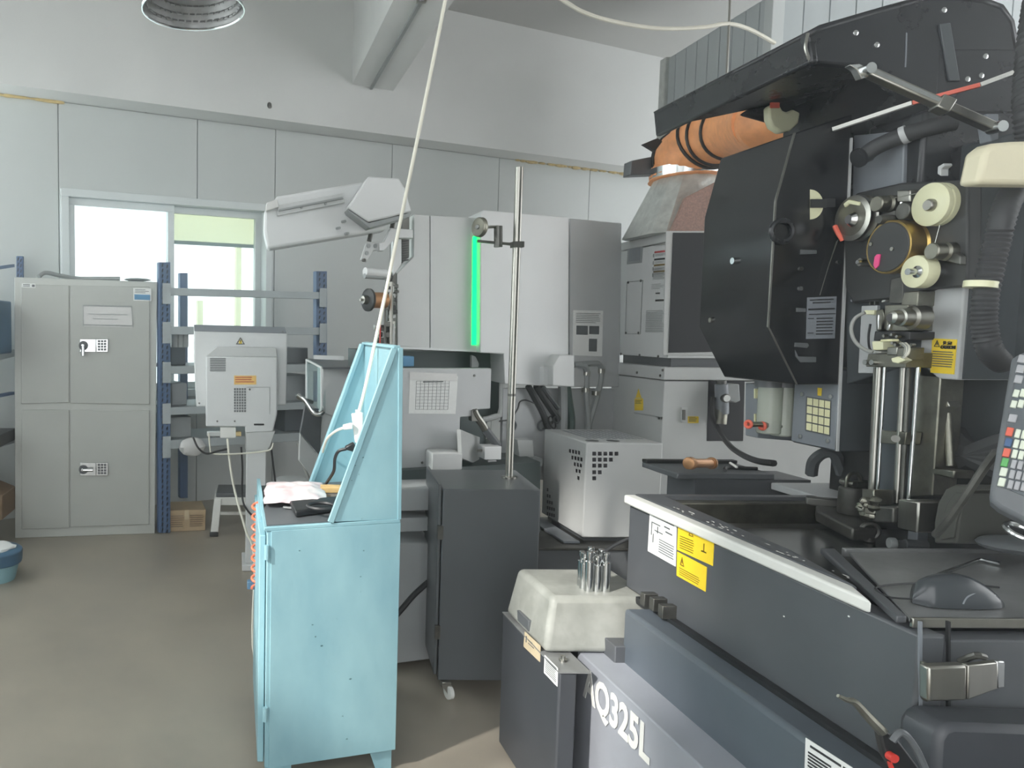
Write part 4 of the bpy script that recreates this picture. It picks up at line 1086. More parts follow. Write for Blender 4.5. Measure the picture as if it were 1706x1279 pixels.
obj('recess', MB().slab(E.off(-.003), [(1181, 624), (1241, 624), (1238, 735), (1178, 735)], .003), M['mesh'], lowc)
reg = obj('air_regulator', MB().cyl(E.off(-.06).at(1202, 640), E.off(-.06).at(1203, 690), .030, n=18), M['bluegrey'], lowc, .004)
obj('regulator_bowl', MB().cyl(E.off(-.06).at(1203, 672), E.off(-.06).at(1200, 706), .028, n=18), M['steel_old'], reg)
obj('regulator_cap', MB().cyl(E.off(-.06).at(1202, 634), E.off(-.06).at(1202, 646), .022, n=18), M['dsteel'], reg)
g_ = E.off(-.1).at(1211, 664)
obj('gauge', MB().lathe(g_, (0, 1, 0), [(0, .018), (.002, .022), (.03, .022)], 20), M['dsteel'], reg)
obj('gauge_face', MB().cyl(g_ - V((0, .001, 0)), g_, .017, n=18), M['paper'], reg)
obj('filter_head', MB().slab(E.off(-.08), [(1212, 640), (1232, 640), (1234, 668), (1226, 672), (1212, 668)], .06), M['hosegrey'], reg, .006)
cable('air_hose', [E.off(-.06).at(1188, 662), E.off(-.07).at(1186, 690), E.off(-.08).at(1196, 714), P(1215, 742, 3.5), P(1235, 757, 3.1), P(1262, 768, 2.8), P(1290, 772, 2.7)], .012, 'cable_b', 'black air hose running from the regulator to the tank edge')

# ------------------------------------------------------------------ funnel and orange duct
fz = uz1
dc = V((P(1150, 380, 4.15).x, 4.15, fz))
fu = thing('exhaust_funnel', 'silver foil wrapped exhaust funnel on top of the power cabinet', 'funnel', dc)
wx0, wx1 = P(1068, 380, 4.1).x, P(1192, 380, 4.1).x
tc0 = P(1145, 295, 4.15)
def frus(z0, hx0, hy0, z1, rx1, ry1, c0, c1, n=8):
    m = MB(); a = []; b = []
    for k in range(n):
        t = 2 * math.pi * (k + .5) / n
        sx = math.copysign(1, math.cos(t)); sy = math.copysign(1, math.sin(t))
        a.append(m.v((c0.x + hx0 * max(-1, min(1, 1.35 * math.cos(t))), c0.y + hy0 * max(-1, min(1, 1.35 * math.sin(t))), z0)))
        b.append(m.v((c1.x + rx1 * math.cos(t), c1.y + ry1 * math.sin(t), z1)))
    for k in range(n):
        j = (k + 1) % n; m.bm.faces.new((a[k], a[j], b[j], b[k]))
    m.bm.faces.new(a[::-1]); m.bm.faces.new(b)
    return m
c0_ = V(((wx0 + wx1) / 2, 4.15, 0))
obj('funnel_body', frus(fz, (wx1 - wx0) / 2, .2, tc0.z, .155, .15, c0_, tc0, 16), M['foil'], fu, sharp=15)
obj('insulation_patch', MB().slab(PY(3.93), [(1118, 386), (1142, 330), (1200, 300), (1200, 386)], .02), M['foilred'], fu)
obj('clamp_band', MB().lathe(tc0 - V((0, 0, .005)), (0, 0, 1), [(0, .178), (.05, .182)], 30), M['chrome'], fu)
du = thing('flexible_duct', 'orange flexible fabric duct bending from the funnel towards the hood', 'duct', tc0)
path = [tc0 - V((0, 0, .02)), tc0 + V((.0, 0, .08)), P(1152, 258, 4.1), P(1180, 232, 4.0), P(1220, 216, 3.8), P(1262, 208, 3.5), P(1290, 200, 3.25)]
rr = lambda t: .185 - .055 * min(1, t * 1.3)
obj('duct_fabric', MB().tube(path, rr, 28, 6, ribs=.965), M['orange'], du, sharp=180)
sp_ = smooth_pts(path, 6)
for k, i in enumerate((9, 17, 20, 24)):
    i = min(i, len(sp_) - 2)
    d_ = (sp_[i + 1] - sp_[i - 1]).normalized()
    obj('duct_ring', MB().torus(sp_[i], d_, rr(i / (len(sp_) - 1)) + .004, .008, 28, 6), M['black'], du)
obj('duct_end', MB().lathe(P(1262, 208, 3.5), P(1290, 190, 3.2) - P(1262, 208, 3.5), [(0, .12), (.05, .13), (.2, .13)], 24), M['orange'], du)
# black bits at the beam left of the duct
tag(obj('black_bracket', MB().slab(PY(4.2), [(1052, 268), (1082, 262), (1108, 258), (1100, 290), (1050, 292)], .08), M['cab'], None, .004), 'dark bracket box left of the orange duct', 'bracket')
tag(obj('black_flap', MB().slab(PY(4.0), [(1072, 240), (1096, 230), (1104, 236), (1092, 252)], .03), M['black'], None, .003), 'small black flap above the dark bracket box', 'flap')

# ------------------------------------------------------------------ pump box with worn cast lid
px_ = .94
pzt = .485
py0 = PX(px_).at(932, 1106).y; py1 = PX(px_).at(838, 1012).y
pbx = thing('pump_box', 'dark grey pump box with stickers at the front of the machine', 'pump box', V((px_ + .15, (py0 + py1) / 2, 0)))
body = obj('body', MB().box((px_, py0, .02), (P(963, 1100, py0).x, py1, pzt)).box((px_ + .02, py1 - .15, .02), (1.35, py1, pzt)), M['pump'], pbx, .006)
obj('top_plate', MB().box((px_ - .002, py0 - .004, pzt), (px_ + .09, py1, pzt + .004)), M['tray'], pbx)
PS2, PF2 = PX(px_), PY(py0)
q = [(874, 1052), (900, 1076), (899, 1103), (872, 1077)]
sl = sheet('paper_label', PS2, q, M['tape'], pbx); pr('print', PS2, q, [(.1, .2, .14, .6), (.2, .3, .5, .36), (.25, .5, .6, .55)], M['ink'], sl)
q = [(907, 1091), (929, 1113), (928, 1144), (906, 1121)]
sl = sheet('white_label', PS2, q, M['paper'], pbx); pr('print', PS2, q, lines(.08, .1, .92, .92, 8, .3, .15), M['ink'], sl)
for (x, y) in ((912, 1078), (938, 1101)):
    p = PZ(pzt + .004).at(x, y); obj('bolt', MB().cyl(p, p + V((0, 0, .006)), .012, n=12).cyl(p + V((0, 0, .006)), p + V((0, 0, .016)), .007, n=8), M['steel'], pbx)
ld = thing('cast_lid', 'worn off-white cast cover sitting on the dark pump box', 'cover', V((px_ + .15, py1 - .2, pzt)))
lz0, lz1 = pzt + .006, pzt + .17
ly0 = PX(px_ + .006).at(908, 1074).y
lx1 = P(1040, 960, ly0).x + .12
topn = [PZ(lz1).at(848, 966), PZ(lz1).at(905, 1013)]
tx0 = px_ + .035
mbl = MB()
bz = [(px_ + .005, ly0, lz0), (lx1, ly0, lz0), (lx1, py1 - .01, lz0), (px_ + .005, py1 - .01, lz0)]
tz = [(tx0, ly0 + .03, lz1), (lx1, ly0 + .03, lz1), (lx1, py1 - .03, lz1), (tx0, py1 - .03, lz1)]
a = [mbl.v(p) for p in bz]; b = [mbl.v(p) for p in tz]
mbl.bm.faces.new(a[::-1]); mbl.bm.faces.new(b)
for k in range(4):
    j = (k + 1) % 4; mbl.bm.faces.new((a[k], a[j], b[j], b[k]))
obj('lid_shell', mbl, M['lid'], ld, .018, 4)
hn = PX(px_ + .004)
obj('hand_notch', MB().slab(hn, [(861, 1016), (880, 1034), (880, 1052), (862, 1034)], .03), M['cab'], ld, .002)
sheet('worn_tape', Plane(hn.p, (-1, 0, .2)), [(894, 1022), (904, 1030), (904, 1050), (894, 1042)], M['orange_lab'], ld)
# bundle of steel rods standing on the lid
rod_c = PZ(lz1).at(986, 980)
cup = thing('rod_bundle', 'bundle of shiny steel pins standing in a steel sleeve on the lid', 'pins', V((rod_c.x, rod_c.y, lz1)))
rt = P(986, 935, rod_c.y).z
k = 0
rr_ = .0135
for i in range(-1, 2):
    for j in range(-1, 2):
        for _ in range(1):
            c = V((rod_c.x + i * .026 + (j % 2) * .004, rod_c.y + j * .025, lz1))
            h = rt - lz1 + random.uniform(-.008, .012)
            pin = obj('steel_pin', MB().lathe(c, (0, 0, 1), [(0, rr_), (h, rr_), (h + .002, rr_ * .6), (h + .012, rr_ * .55), (h + .018, rr_ * .8), (h + .03, rr_ * .75), (h + .032, rr_ * .4)], 14), M['chrome'], cup)

# ------------------------------------------------------------------ the black wire cutting machine at right
bm_ = thing('black_edm_machine', 'large black wire cutting machine with open hood, white tank rim and AQ325L lettering', 'machine', V((1.7, 1.95, 0)))
TX = 1.25; RZ = .95
ty0, ty1 = 1.36, PX(TX).at(1050, 812).y
TS, TF = PX(TX), PY(ty0)
tzb = .655
# tank: left wall, back wall, floor, front
tank = obj('tank_side', MB().box((TX, ty0, tzb), (TX + .05, ty1, RZ - .03)), M['tank'], bm_, .006)
obj('tank_front', MB().box((TX + .03, ty0 + .002, tzb), (2.4, ty0 + .05, RZ - .04)), M['tank'], bm_, .004)
obj('tank_back', MB().box((TX + .05, ty1 - .06, tzb), (2.3, ty1, RZ - .01)), M['steel_old'], bm_, .004)
obj('tank_floor', MB().box((TX + .05, ty0 + .04, tzb), (2.4, ty1 - .05, tzb + .03)), M['water'], bm_)
obj('work_table', MB().box((TX + .16, 1.72, tzb + .03), (2.3, ty1 - .18, RZ - .055)), M['water'], bm_, .006)
obj('table_step', MB().box((TX + .05, ty1 - .24, tzb + .03), (2.3, ty1 - .06, RZ - .07)), M['dsteel'], bm_, .01)
# white rim and dark inner rim
rim_near = PZ(RZ).at(1456, 985)
ryn = PX(TX - .012).at(1456, 985).y
obj('white_rim', MB().prism([(TX - .014, ty1 + .01, RZ - .026), (TX - .014, ryn, RZ - .026), (TX - .014, ryn + .0, RZ - .004), (TX - .006, ryn + .07, RZ), (TX + .022, ryn + .11, RZ), (TX + .022, ty1 + .01, RZ), (TX - .006, ty1 + .01, RZ)][0:0] or
     [(TX - .014, ty1 + .01, RZ - .028), (TX - .014, ryn, RZ - .028), (TX + .022, ryn + .09, RZ - .028), (TX + .022, ty1 + .01, RZ - .028)], (0, 0, .028)), M['rim'], bm_, .006, 3)
obj('inner_rim', MB().prism([(TX + .022, ty1 + .012, RZ - .02), (TX + .022, ryn + .08, RZ - .02), (TX + .075, 1.79, RZ - .02), (TX + .10, ty1 - .02, RZ - .02), (2.3, ty1 - .02, RZ - .02), (2.3, ty1 + .012, RZ - .02)], (0, 0, .022)), M['tank'], bm_, .003)
fl = MB(); rn = random.Random(3)
for k in range(34):
    y = rn.uniform(ryn + .12, ty1 - .15); x = TX + rn.uniform(.03, .055)
    fl.blob((x, y, RZ + .0025), (rn.uniform(.001, .003), 0, 0), (0, rn.uniform(.002, .01), 0), (0, 0, .0006), 7, 4, .3)
o = obj('chipped_paint', fl, M['rim'], bm_); o['kind'] = 'stuff'
# tray with chamfered left edge
TZ = RZ - .012
tr = [PZ(TZ).at(1515, 1030), PZ(TZ).at(1415, 920)]
tx1 = 2.35
tray = obj('front_tray', MB().prism([tr[0], V((tx1, tr[0].y, TZ)), V((tx1, tr[1].y, TZ)), tr[1]], (0, 0, -.008)), M['tray'], bm_, .002)
obj('tray_lip', MB().box((tr[0].x, tr[0].y - .008, TZ - .016), (tx1, tr[0].y, TZ + .003)), M['steel'], tray, .002)
obj('tray_back_lip', MB().box((tr[1].x - .01, tr[1].y, TZ - .012), (tx1, tr[1].y + .012, TZ + .008)), M['tray'], tray, .002)
dg0, dg1 = tr[0] + V((-.004, 0, .004)), tr[1] + V((-.02, .02, .004))
obj('tray_edge', MB().prism([dg0, dg1, dg1 + V((-.035, 0, 0)), dg0 + V((-.02, 0, 0))], (0, 0, -.014)), M['tank'], tray, .003)
# stickers on tank side
q = [(1083, 845), (1127, 866), (1125, 944), (1079, 918)]
sl = sheet('instruction_label', TS, q, M['paper'], tank)
pr('print', TS, q, [(.12, .13, .9, .17)] + lines(.38, .6, .92, .92, 6, .3, .05) + [(.55, .26, .75, .29), (.6, .36, .85, .39)], M['ink'], sl)
pr('print', TS, q, [(.08, .3, .1, .6), (.08, .3, .4, .32), (.2, .45, .5, .47), (.15, .55, .17, .75), (.3, .35, .32, .5)], M['ink'], sl)
q = [(1130, 866), (1190, 887), (1187, 943), (1128, 916)]
sl = sheet('yellow_sticker', TS, q, M['yellow'], tank, label='larger yellow warning sticker')
tri(TS, q, .36, .26, .13, .24, M['brass'], sl); pr('print', TS, q, lines(.06, .5, .45, .95, 6, .25, .1) + [(.72, .45, .74, .7), (.66, .68, .8, .72), (.1, .2, .2, .26)], M['brass'], sl)
q = [(1128, 919), (1177, 945), (1175, 986), (1127, 959)]
sl = sheet('yellow_sticker', TS, q, M['yellow'], tank, label='smaller yellow warning sticker')
tri(TS, q, .17, .3, .14, .36, M['brass'], sl); pr('print', TS, q, lines(.08, .6, .9, .95, 4, .25, .2), M['brass'], sl)
for (x, y) in ((1348, 954), (1306, 1027), (1414, 1027)):
    p = TS.at(x, y); obj('scratch', MB().blob(p, (.0006, 0, 0), (0, .003, 0), (0, 0, .002), 8, 4), M['rim'], tank)
# lower body
BX, BZ = 1.16, .648
by1 = PX(BX).at(1040, 990).y
lower = obj('lower_body', MB().box((BX, .8, .10), (2.4, by1, BZ)), M['tankblue'], bm_, .012)
obj('under_gap', MB().box((BX + .07, .9, BZ - .01), (2.3, ty1 - .1, tzb + .004)), M['black'], bm_)
BS = PX(BX)
for (x, y) in ((1070, 992), (1085, 1000), (1100, 1012)):
    p = PX(BX + .05).at(x, y); obj('bracket', MB().box((p.x, p.y - .012, p.z - .03), (p.x + .05, p.y + .012, p.z + .008)), M['dsteel'], bm_, .002)
# spacer block between body and pump
p = PX(1.13).at(1000, 1056)
obj('spacer_box', MB().box((p.x, by1 - .02, .38), (p.x + .2, p.y, p.z)), M['tank'], bm_, .003)
# AQ325L base panel
AX = 1.06
ayf = PX(AX).at(962, 1083).y; az = PX(AX).at(962, 1083).z
base = obj('base_panel', MB().box((AX, .7, .09), (BX + .12, ayf, az)), M['aqgrey'], bm_, .004)
AS = PX(AX)
o0 = AS.at(972, 1155)
th_ = (AS.at(985, 1120).z - AS.at(985, 1172).z) / .70
text('AQ325L', AS, AS.at(974, 1158), th_ * 0.98, (0, -1, 0), M['rim'], base, bold=.0035, xs=.82)
# white label low on the body
q = [(1342, 1229), (1420, 1279), (1420, 1345), (1340, 1290)]
sl = sheet('white_label', BS, q, M['paper'], lower); pr('print', BS, q, [(.1, .12, .75, .18), (.8, .12, .9, .2)] + lines(.06, .32, .6, .95, 7, .5), M['inkdark'], sl)
# seam strips and latch on front of tank
obj('front_seam', MB().rect(TF.off(-.003), 1580, 1036, 1584, 1275, .006), M['black'], bm_)
obj('front_edge', MB().rect(TF.off(-.002), 1532, 1036, 1537, 1279, .004), M['bluegrey'], bm_)
lt = obj('latch_box', MB().slab(TF.off(-.07), [(1547, 1112), (1612, 1109), (1611, 1168), (1547, 1170)], .02), M['steel'], bm_, .004, label='stainless toggle latch')
ang = Plane(TF.off(-.07).at(1613, 1140), V((.25, -1, 0)))
obj('latch_lever', MB().slab(ang, [(1614, 1109), (1668, 1103), (1668, 1146), (1613, 1166)], .012), M['steel'], lt, .002)
obj('latch_tip', MB().slab(ang.off(-.001), [(1662, 1102), (1674, 1102), (1675, 1106), (1674, 1146), (1662, 1147)], .006), M['chrome'], lt, .002)
obj('latch_mount', MB().slab(TF.off(-.03), [(1541, 1104), (1549, 1106), (1548, 1172), (1542, 1168)], .012), M['steel_old'], lt, .003)
obj('latch_rod', MB().tube([TF.off(-.03).at(1600, 1102), TF.off(-.05).at(1625, 1092), TF.off(-.05).at(1640, 1095)], .006, 8, 3), M['dsteel'], lt)
obj('pipe_cover', MB().slab(TF.off(-.08), [(1560, 1262), (1562, 1232), (1572, 1214), (1590, 1208), (1800, 1216), (1800, 1420), (1556, 1420)], .08), M['pump'], bm_, .012)
obj('cover_bracket', MB().slab(TF.off(-.03), [(1535, 1226), (1560, 1218), (1558, 1300), (1533, 1300)], .03), M['black'], bm_)
p = TF.at(1562, 1206); obj('cover_screw', MB().cyl(p, p + V((0, -.02, 0)), .008, n=12), M['chrome'], bm_)

# far unit with chamfered black cover (its near side faces the camera)
CY0, CY1 = 2.2, 2.53
X0 = P(1280, 545, CY0).x
def f2(px, py): p = P(px, py, CY0); return V((p.x, CY0, p.z))
pro = [f2(1279, 545), f2(1290, 335), f2(1324, 222), f2(1420, 190), f2(1397, 641), f2(1328, 641)]
pro[0].x = pro[1].x = X0
ncov = obj('head_cover', MB().prism(pro, (0, CY1 - CY0, 0)), M['gloss'], bm_, .004)
edge = MB()
for u_, v_ in zip(pro[:3], pro[1:3]): edge.tube([u_ + V((-.002, -.002, 0)), v_ + V((-.002, -.002, 0))], .0035, 6, 0)
edge.tube([pro[0] + V((-.002, -.002, 0)), pro[5] + V((-.002, -.002, 0))], .0025, 6, 0)
obj('cover_edge', edge, M['dsteel'], ncov)
N = PY(CY0); NS = PX(X0)
p = NS.at(1225, 435); obj('key_lock', MB().cyl(p, p + V((-.01, 0, 0)), .010, n=14), M['chrome'], ncov)
p = NS.at(1185, 540); obj('cover_screw', MB().cyl(p + V((0, 0, .012)), p + V((-.006, 0, .012)), .008, n=10), M['steel'], ncov)
c = N.at(1301, 386)
obj('cover_reflection', MB().torus(c + V((.0, -.004, 0)), (0, -1, 0), .030, .008, 24, 8), M['hood'], ncov)  # dark ring standing in for a reflection in the gloss cover
c = N.at(1352, 341)
hl_ = MB()
pts = [N.off(-.002).at(1350, 316)] + [N.off(-.002).at(1350 + 22 * math.sin(t), 341 - 25 * math.cos(t)) for t in [i * math.pi / 12 for i in range(13)]] + [N.off(-.002).at(1350, 366)]
hl_.prism(pts, (0, .002, 0)); obj('cutout_wheel', hl_, M['creamwheel'], ncov)
obj('wheel_bar', MB().rect(N.off(-.008), 1352, 332, 1378, 346, .006), M['plate'], ncov)
sl = obj('tag_plate', MB().rect(N.off(-.006), 1376, 331, 1392, 345, .006), M['inkdark'], ncov)
for (pxs) in ([(1334, 416), (1361, 417), (1361, 423), (1334, 424)], [(1327, 513), (1343, 514), (1343, 520), (1327, 520)], [(1325, 571), (1346, 572), (1348, 576), (1345, 580), (1324, 578)], [(1325, 583), (1330, 594), (1360, 595), (1360, 604), (1334, 604), (1326, 594)]):
    obj('vent_slot', MB().slab(N.off(-.004), pxs, .004), M['darkkey'], ncov, .001)
q = [(1345, 496), (1394, 494), (1391, 564), (1343, 565)]
sl = sheet('data_plate', N, q, M['bluegrey'], ncov); pr('print', N, q, [(.1, .05, .9, .08), (.2, .12, .8, .15), (.05, .27, .95, .31), (.08, .4, .98, .42)] + lines(.35, .5, .95, .95, 6, .35, .1) + [(.05, .5, .25, .52), (.05, .85, .25, .87)], M['inkdark'], sl)
for (x, y) in ((1334, 448), (1333, 481), (1397, 437)):
    p = N.at(x, y); obj('cover_screw', MB().cyl(p, p + V((0, -.004, 0)), .006, n=10), M['chrome'], ncov)
# dark wire running down the cover
obj('wire', MB().tube([N.off(-.012).at(1394, 402), N.off(-.012).at(1380, 445), N.off(-.012).at(1366, 492)], .0012, 5, 0), M['steel'], ncov)
# grey lower housing with keypad
KX = P(1395, 700, CY0).x
kz0 = P(1395, 752, CY0).z; kyf = PX(KX).at(1320, 735).y
kb = obj('keypad_housing', MB().box((KX, CY0 - .002, kz0), (KX + .28, kyf, 1.36)), M['column'], bm_, .004)
obj('keypad_face', MB().box((KX - .004, CY0, kz0 + .004), (KX, kyf, P(1395, 641, CY0).z)), M['bluegrey'], kb, .002)
obj('face_edge', MB().slab(N.off(-.004), [(1418, 230), (1421, 230), (1398, 752), (1394, 752)], .006), M['mlight'], bm_)
KS = PX(KX - .004)
q = [(1343, 660), (1384, 667), (1382, 727), (1341, 718)]
kp = sheet('keypad', KS, q, M['darkkey'], kb)
for i in range(4):
    for j in range(4):
        s0, t0 = .05 + i * .24, .04 + j * .24
        if j == 0 and i < 4: pass
        pr('key', KS, q, [(s0, t0, s0 + .2, t0 + .2)], M['yellowkey'], kp, .005)
for (x, y) in ((1338, 657), (1386, 661), (1335, 727), (1381, 735)):
    p = KS.at(x, y); obj('bolt', MB().cyl(p, p + V((-.005, 0, 0)), .0065, n=12), M['chrome'], kb)
pr('yellow_mark', KS, [(1362, 646), (1369, 647), (1368, 660), (1362, 659)], [(0, 0, 1, 1)], M['yellow'], kb)
# glass jars left of the keypad
jx = KX - .02
for k, (x, y0, y1, r_) in enumerate(((1280, 645, 722, .034), (1303, 645, 726, .034))):
    a_, b_ = P(x, y0, 2.42), P(x, y1, 2.42)
    j = obj('filter_jar', MB().lathe(b_, (0, 0, 1), [(0, r_ * .9), (.004, r_), (a_.z - b_.z, r_)], 20), M['jar'], bm_)
    obj('jar_cap', MB().lathe(a_, (0, 0, 1), [(0, r_ * 1.1), (.02, r_ * 1.1)], 20), M['cab'], j)
for (x, y, mt) in ((1250, 707, 'redkey'), (1273, 710, 'redkey')):
    p = P(x - 3, y, 2.40)
    v_ = obj('valve', MB().cyl(p, p + V((.06, 0, 0)), .008, n=10), M['steel'], bm_)
    obj('valve_ring', MB().torus(p, (1, .3, 0), .010, .005, 16, 8), M[mt], v_)
obj('jar_bracket', MB().slab(PY(2.47), [(1262, 640), (1326, 640), (1322, 735), (1262, 730)], .06), M['bluegrey'], bm_, .003)
for y in (648, 690): obj('jar_label', MB().rect(PY(2.46), 1258, y, 1266, y + 16, .006), M['yellowkey'], bm_)

# column and right hand housing
PLX = 1.74
obj('column', MB().box((PLX + .13, 1.75, RZ + .2), (2.6, 2.62, 1.95)), M['column'], bm_, .006)
obj('column_foot', MB().box((PLX + .22, 1.85, .7), (2.6, 2.5, RZ + .25)), M['black'], bm_, .006)
obj('back_bellows', MB().box((PLX + .16, 1.6, .75), (2.6, 1.86, 1.42)), M['rubber'], bm_, .01)
obj('head_back', MB().box((PLX + .07, 2.04, 1.9), (2.9, 2.6, 2.2)), M['hood'], bm_, .006)
G = PX(PLX)
# light grey caution box
gy0, gy1 = G.at(1606, 480).y, G.at(1540, 480).y
gz0, gz1 = G.at(1603, 634).z, G.at(1612, 305).z
gb = obj('side_housing', MB().box((PLX, gy0, gz0), (PLX + .28, gy1, gz1)), M['mgrey'], bm_, .004)
obj('housing_near_side', MB().box((PLX + .012, gy0 - .004, gz0 + .002), (PLX + .28, gy0, gz1)), M['column'], gb)
q = [(1553, 564), (1594, 566), (1589, 624), (1550, 621)]
sl = sheet('caution_sticker', G, q, M['yellow'], gb)
tri(G, q, .2, .14, .24, .2, M['inkdark'], sl)
tsz = (G.at(1573, 566).z - G.at(1573, 580).z)
text('CAUTION!', G, G.at(1569, 581), tsz * .55, (0, -1, 0), M['inkdark'], sl, bold=.0004, xs=.72)
text('注 意!', G, G.at(1573, 574), tsz * .45, (0, -1, 0), M['inkdark'], sl, bold=.0003)
pr('print', G, q, lines(.05, .36, .95, .85, 7, .4, .15), M['ink'], sl)
# black pulley plate
pl = obj('pulley_plate', MB().slab(PX(PLX - .03), [(1404, 352), (1426, 322), (1500, 305), (1612, 300), (1612, 478), (1543, 482), (1520, 492), (1470, 500), (1420, 505), (1408, 480)], .035), M['plate'], bm_, .005)
back_plate = obj('lower_plate', MB().slab(PX(PLX + .005), [(1408, 400), (1545, 400), (1540, 600), (1410, 640)], .06), M['column'], bm_, .004)
obj('blue_panel', MB().slab(PX(PLX + .02), [(1422, 226), (1506, 218), (1504, 306), (1420, 328)], .03), M['bluegrey'], bm_, .003)
D = PX(PLX - .03)
AXI = V((1, 0, 0))
def disc(name, px, py, rpx, depth, prof, mt, parent, off=0.0, n=32):
    c = PX(PLX - .03 - depth - off).at(px, py); r = rpx * c.y / FPX
    return obj(name, MB().lathe(c, AXI, [(t * depth, r * k) for t, k in prof], n), M[mt], parent), c, r
# pulley (steel) at left of plate
pu1, c, r = disc('pulley', 1418, 364, 37, .035, [(0, .86), (.08, 1), (.3, 1), (.5, .84), (.7, 1), (.92, 1), (1, .86)], 'steel', bm_)
disc('pulley_face', 1418, 364, 30, .036, [(0, .3), (.02, .95), (.1, 1)], 'steel_old', pu1, .0)
disc('pulley_hub', 1413, 366, 12, .05, [(0, .6), (.2, 1), (1, 1)], 'chrome', pu1)
obj('pulley_guard', MB().slab(PX(PLX - .07), [(1404, 340), (1413, 333), (1431, 337), (1430, 343), (1414, 340), (1407, 346)], .02), M['creamwheel'], pu1, .002)
obj('pulley_guard', MB().tube([PX(PLX - .07).at(1391, 377), PX(PLX - .07).at(1397, 390), PX(PLX - .06).at(1404, 401)], .006, 8, 0), M['redkey'], pu1)
# cream wheels
w1, c, r = disc('cream_wheel', 1547, 341, 35, .03, [(0, .9), (.12, 1), (.45, 1), (.5, .93), (.6, 1), (1, 1)], 'creamwheel', bm_)
disc('wheel_hub', 1544, 342, 10, .042, [(0, .8), (.1, 1), (1, 1)], 'steel', w1)
obj('wheel_guard', MB().slab(PX(PLX - .055), [(1550, 310), (1556, 306), (1578, 313), (1578, 319), (1552, 315)], .02), M['creamwheel'], w1, .002)
w2, c, r = disc('cream_wheel', 1522, 453, 27, .03, [(0, .8), (.08, .97), (.2, 1), (1, 1)], 'creamwheel', bm_, .02)
disc('wheel_hub', 1512, 453, 11, .075, [(0, .5), (.25, .5), (.3, .9), (.6, 1), (1, 1)], 'chrome', w2, .0)
# brass drum
dr, c, r = disc('wire_drum', 1478, 412, 44, .05, [(0, .95), (.06, 1), (.5, 1), (.55, .94), (.9, .94), (1, 1)], 'brass', bm_)
disc('drum_face', 1478, 412, 41, .052, [(0, .96), (.04, 1), (.2, 1)], 'plate', dr)
for (x, y) in ((1450, 407), (1485, 415)):
    cc = PX(PLX - .085).at(x, y); obj('drum_bolt', MB().cyl(cc, cc + AXI * .01, .005, n=8), M['steel'], dr)
obj('pink_tag', MB().slab(PX(PLX - .086), [(1457, 428), (1461, 424), (1466, 424), (1463, 443), (1458, 448), (1455, 442)], .003), M['pink'], dr)
# small rollers
for (x, y, rp_, dp, mt) in ((1459, 340, 13, .05, 'steel_old'), (1551, 419, 14, .05, 'steel_old'), (1432, 437, 7, .045, 'steel'), (1503, 352, 14, .03, 'dsteel')):
    o_, c, r = disc('guide_roller', x, y, rp_, dp, [(0, .9), (.05, 1), (.5, 1), (.55, .85), (.65, 1.1), (1, 1.1)], mt, bm_, n=20)
disc('roller_tip', 1428, 437, 4, .06, [(0, .8), (.1, 1), (1, 1)], 'chrome', bm_, n=12)
obj('tension_lever', MB().beam(PX(PLX - .05).at(1462, 366), PX(PLX - .05).at(1496, 355), .014, .012), M['dsteel'], bm_)
o_, c, r = disc('lever_knob', 1464, 366, 8, .06, [(0, .8), (.1, 1), (1, 1)], 'dsteel', bm_, n=14)
obj('sensor_block', MB().rect(PX(PLX - .055), 1494, 317, 1516, 337, .03), M['steel'], bm_, .003)
obj('sensor_pin', MB().cyl(PX(PLX - .05).at(1503, 337), PX(PLX - .05).at(1502, 346), .005, n=8), M['chrome'], bm_)
obj('tension_arm', MB().slab(PX(PLX - .045), [(1562, 410), (1572, 412), (1600, 427), (1600, 442), (1575, 436)], .015), M['dsteel'], bm_, .003)
for pts in ([(1420, 342), (1459, 336)], [(1490, 330), (1530, 322)], [(1566, 375), (1558, 405)], [(1396, 400), (1380, 445)]):
    obj('wire', MB().tube([PX(PLX - .055).at(*p) for p in pts], .0011, 5, 0), M['steel'], bm_)
# yellow card, semicircle cam, rails below the plate
LP_ = PX(PLX - .002)
q = [(1422, 471), (1447, 471), (1445, 497), (1420, 497)]
card = obj('label_plate', MB().slab(LP_.off(-.006), [(1420, 463), (1450, 462), (1447, 505), (1417, 505)], .006), M['column'], bm_, .002)
sl = sheet('yellow_label', LP_.off(-.006), q, M['yellow'], card); pr('print', LP_.off(-.006), q, lines(.08, .1, .9, .9, 5, .35), M['ink'], sl)
for (x, y) in ((1425, 466), (1444, 465), (1421, 501), (1441, 501)):
    p = LP_.off(-.006).at(x, y); obj('screw', MB().cyl(p, p - AXI * .004, .004, n=8), M['chrome'], card)
for x in (1450, 1458):
    obj('guide_rail', MB().slab(LP_.off(-.012), [(x, 460), (x + 2.5, 460), (x, 508), (x - 2.5, 508)], .01), M['steel'], bm_)
cam_pts = [(1468 + 14 * math.sin(t), 484 - 20 * math.cos(t)) for t in [i * math.pi / 10 for i in range(11)]] + [(1470 + 6 * math.sin(t), 484 - 14 * math.cos(t)) for t in [math.pi - i * math.pi / 10 for i in range(11)]]
obj('crescent_cam', MB().slab(LP_.off(-.02), cam_pts, .012), M['mlight'], bm_, .001)
gplate = obj('guide_plate', MB().slab(LP_.off(-.015), [(1435, 510), (1461, 509), (1458, 622), (1429, 622)], .01), M['mgrey'], bm_, .002)
S = LP_.off(-.03)
def blk(name, poly, t, mt, off=0.0, bev=.002, parent=None): return obj(name, MB().slab(S.off(-off), poly, t), M[mt], parent or bm_, bev)
blk('slide_block', [(1484, 465), (1504, 460), (1504, 506), (1480, 506)], .05, 'dsteel')
blk('slide_block', [(1506, 487), (1530, 485), (1528, 510), (1500, 512)], .05, 'steel_old', .01)
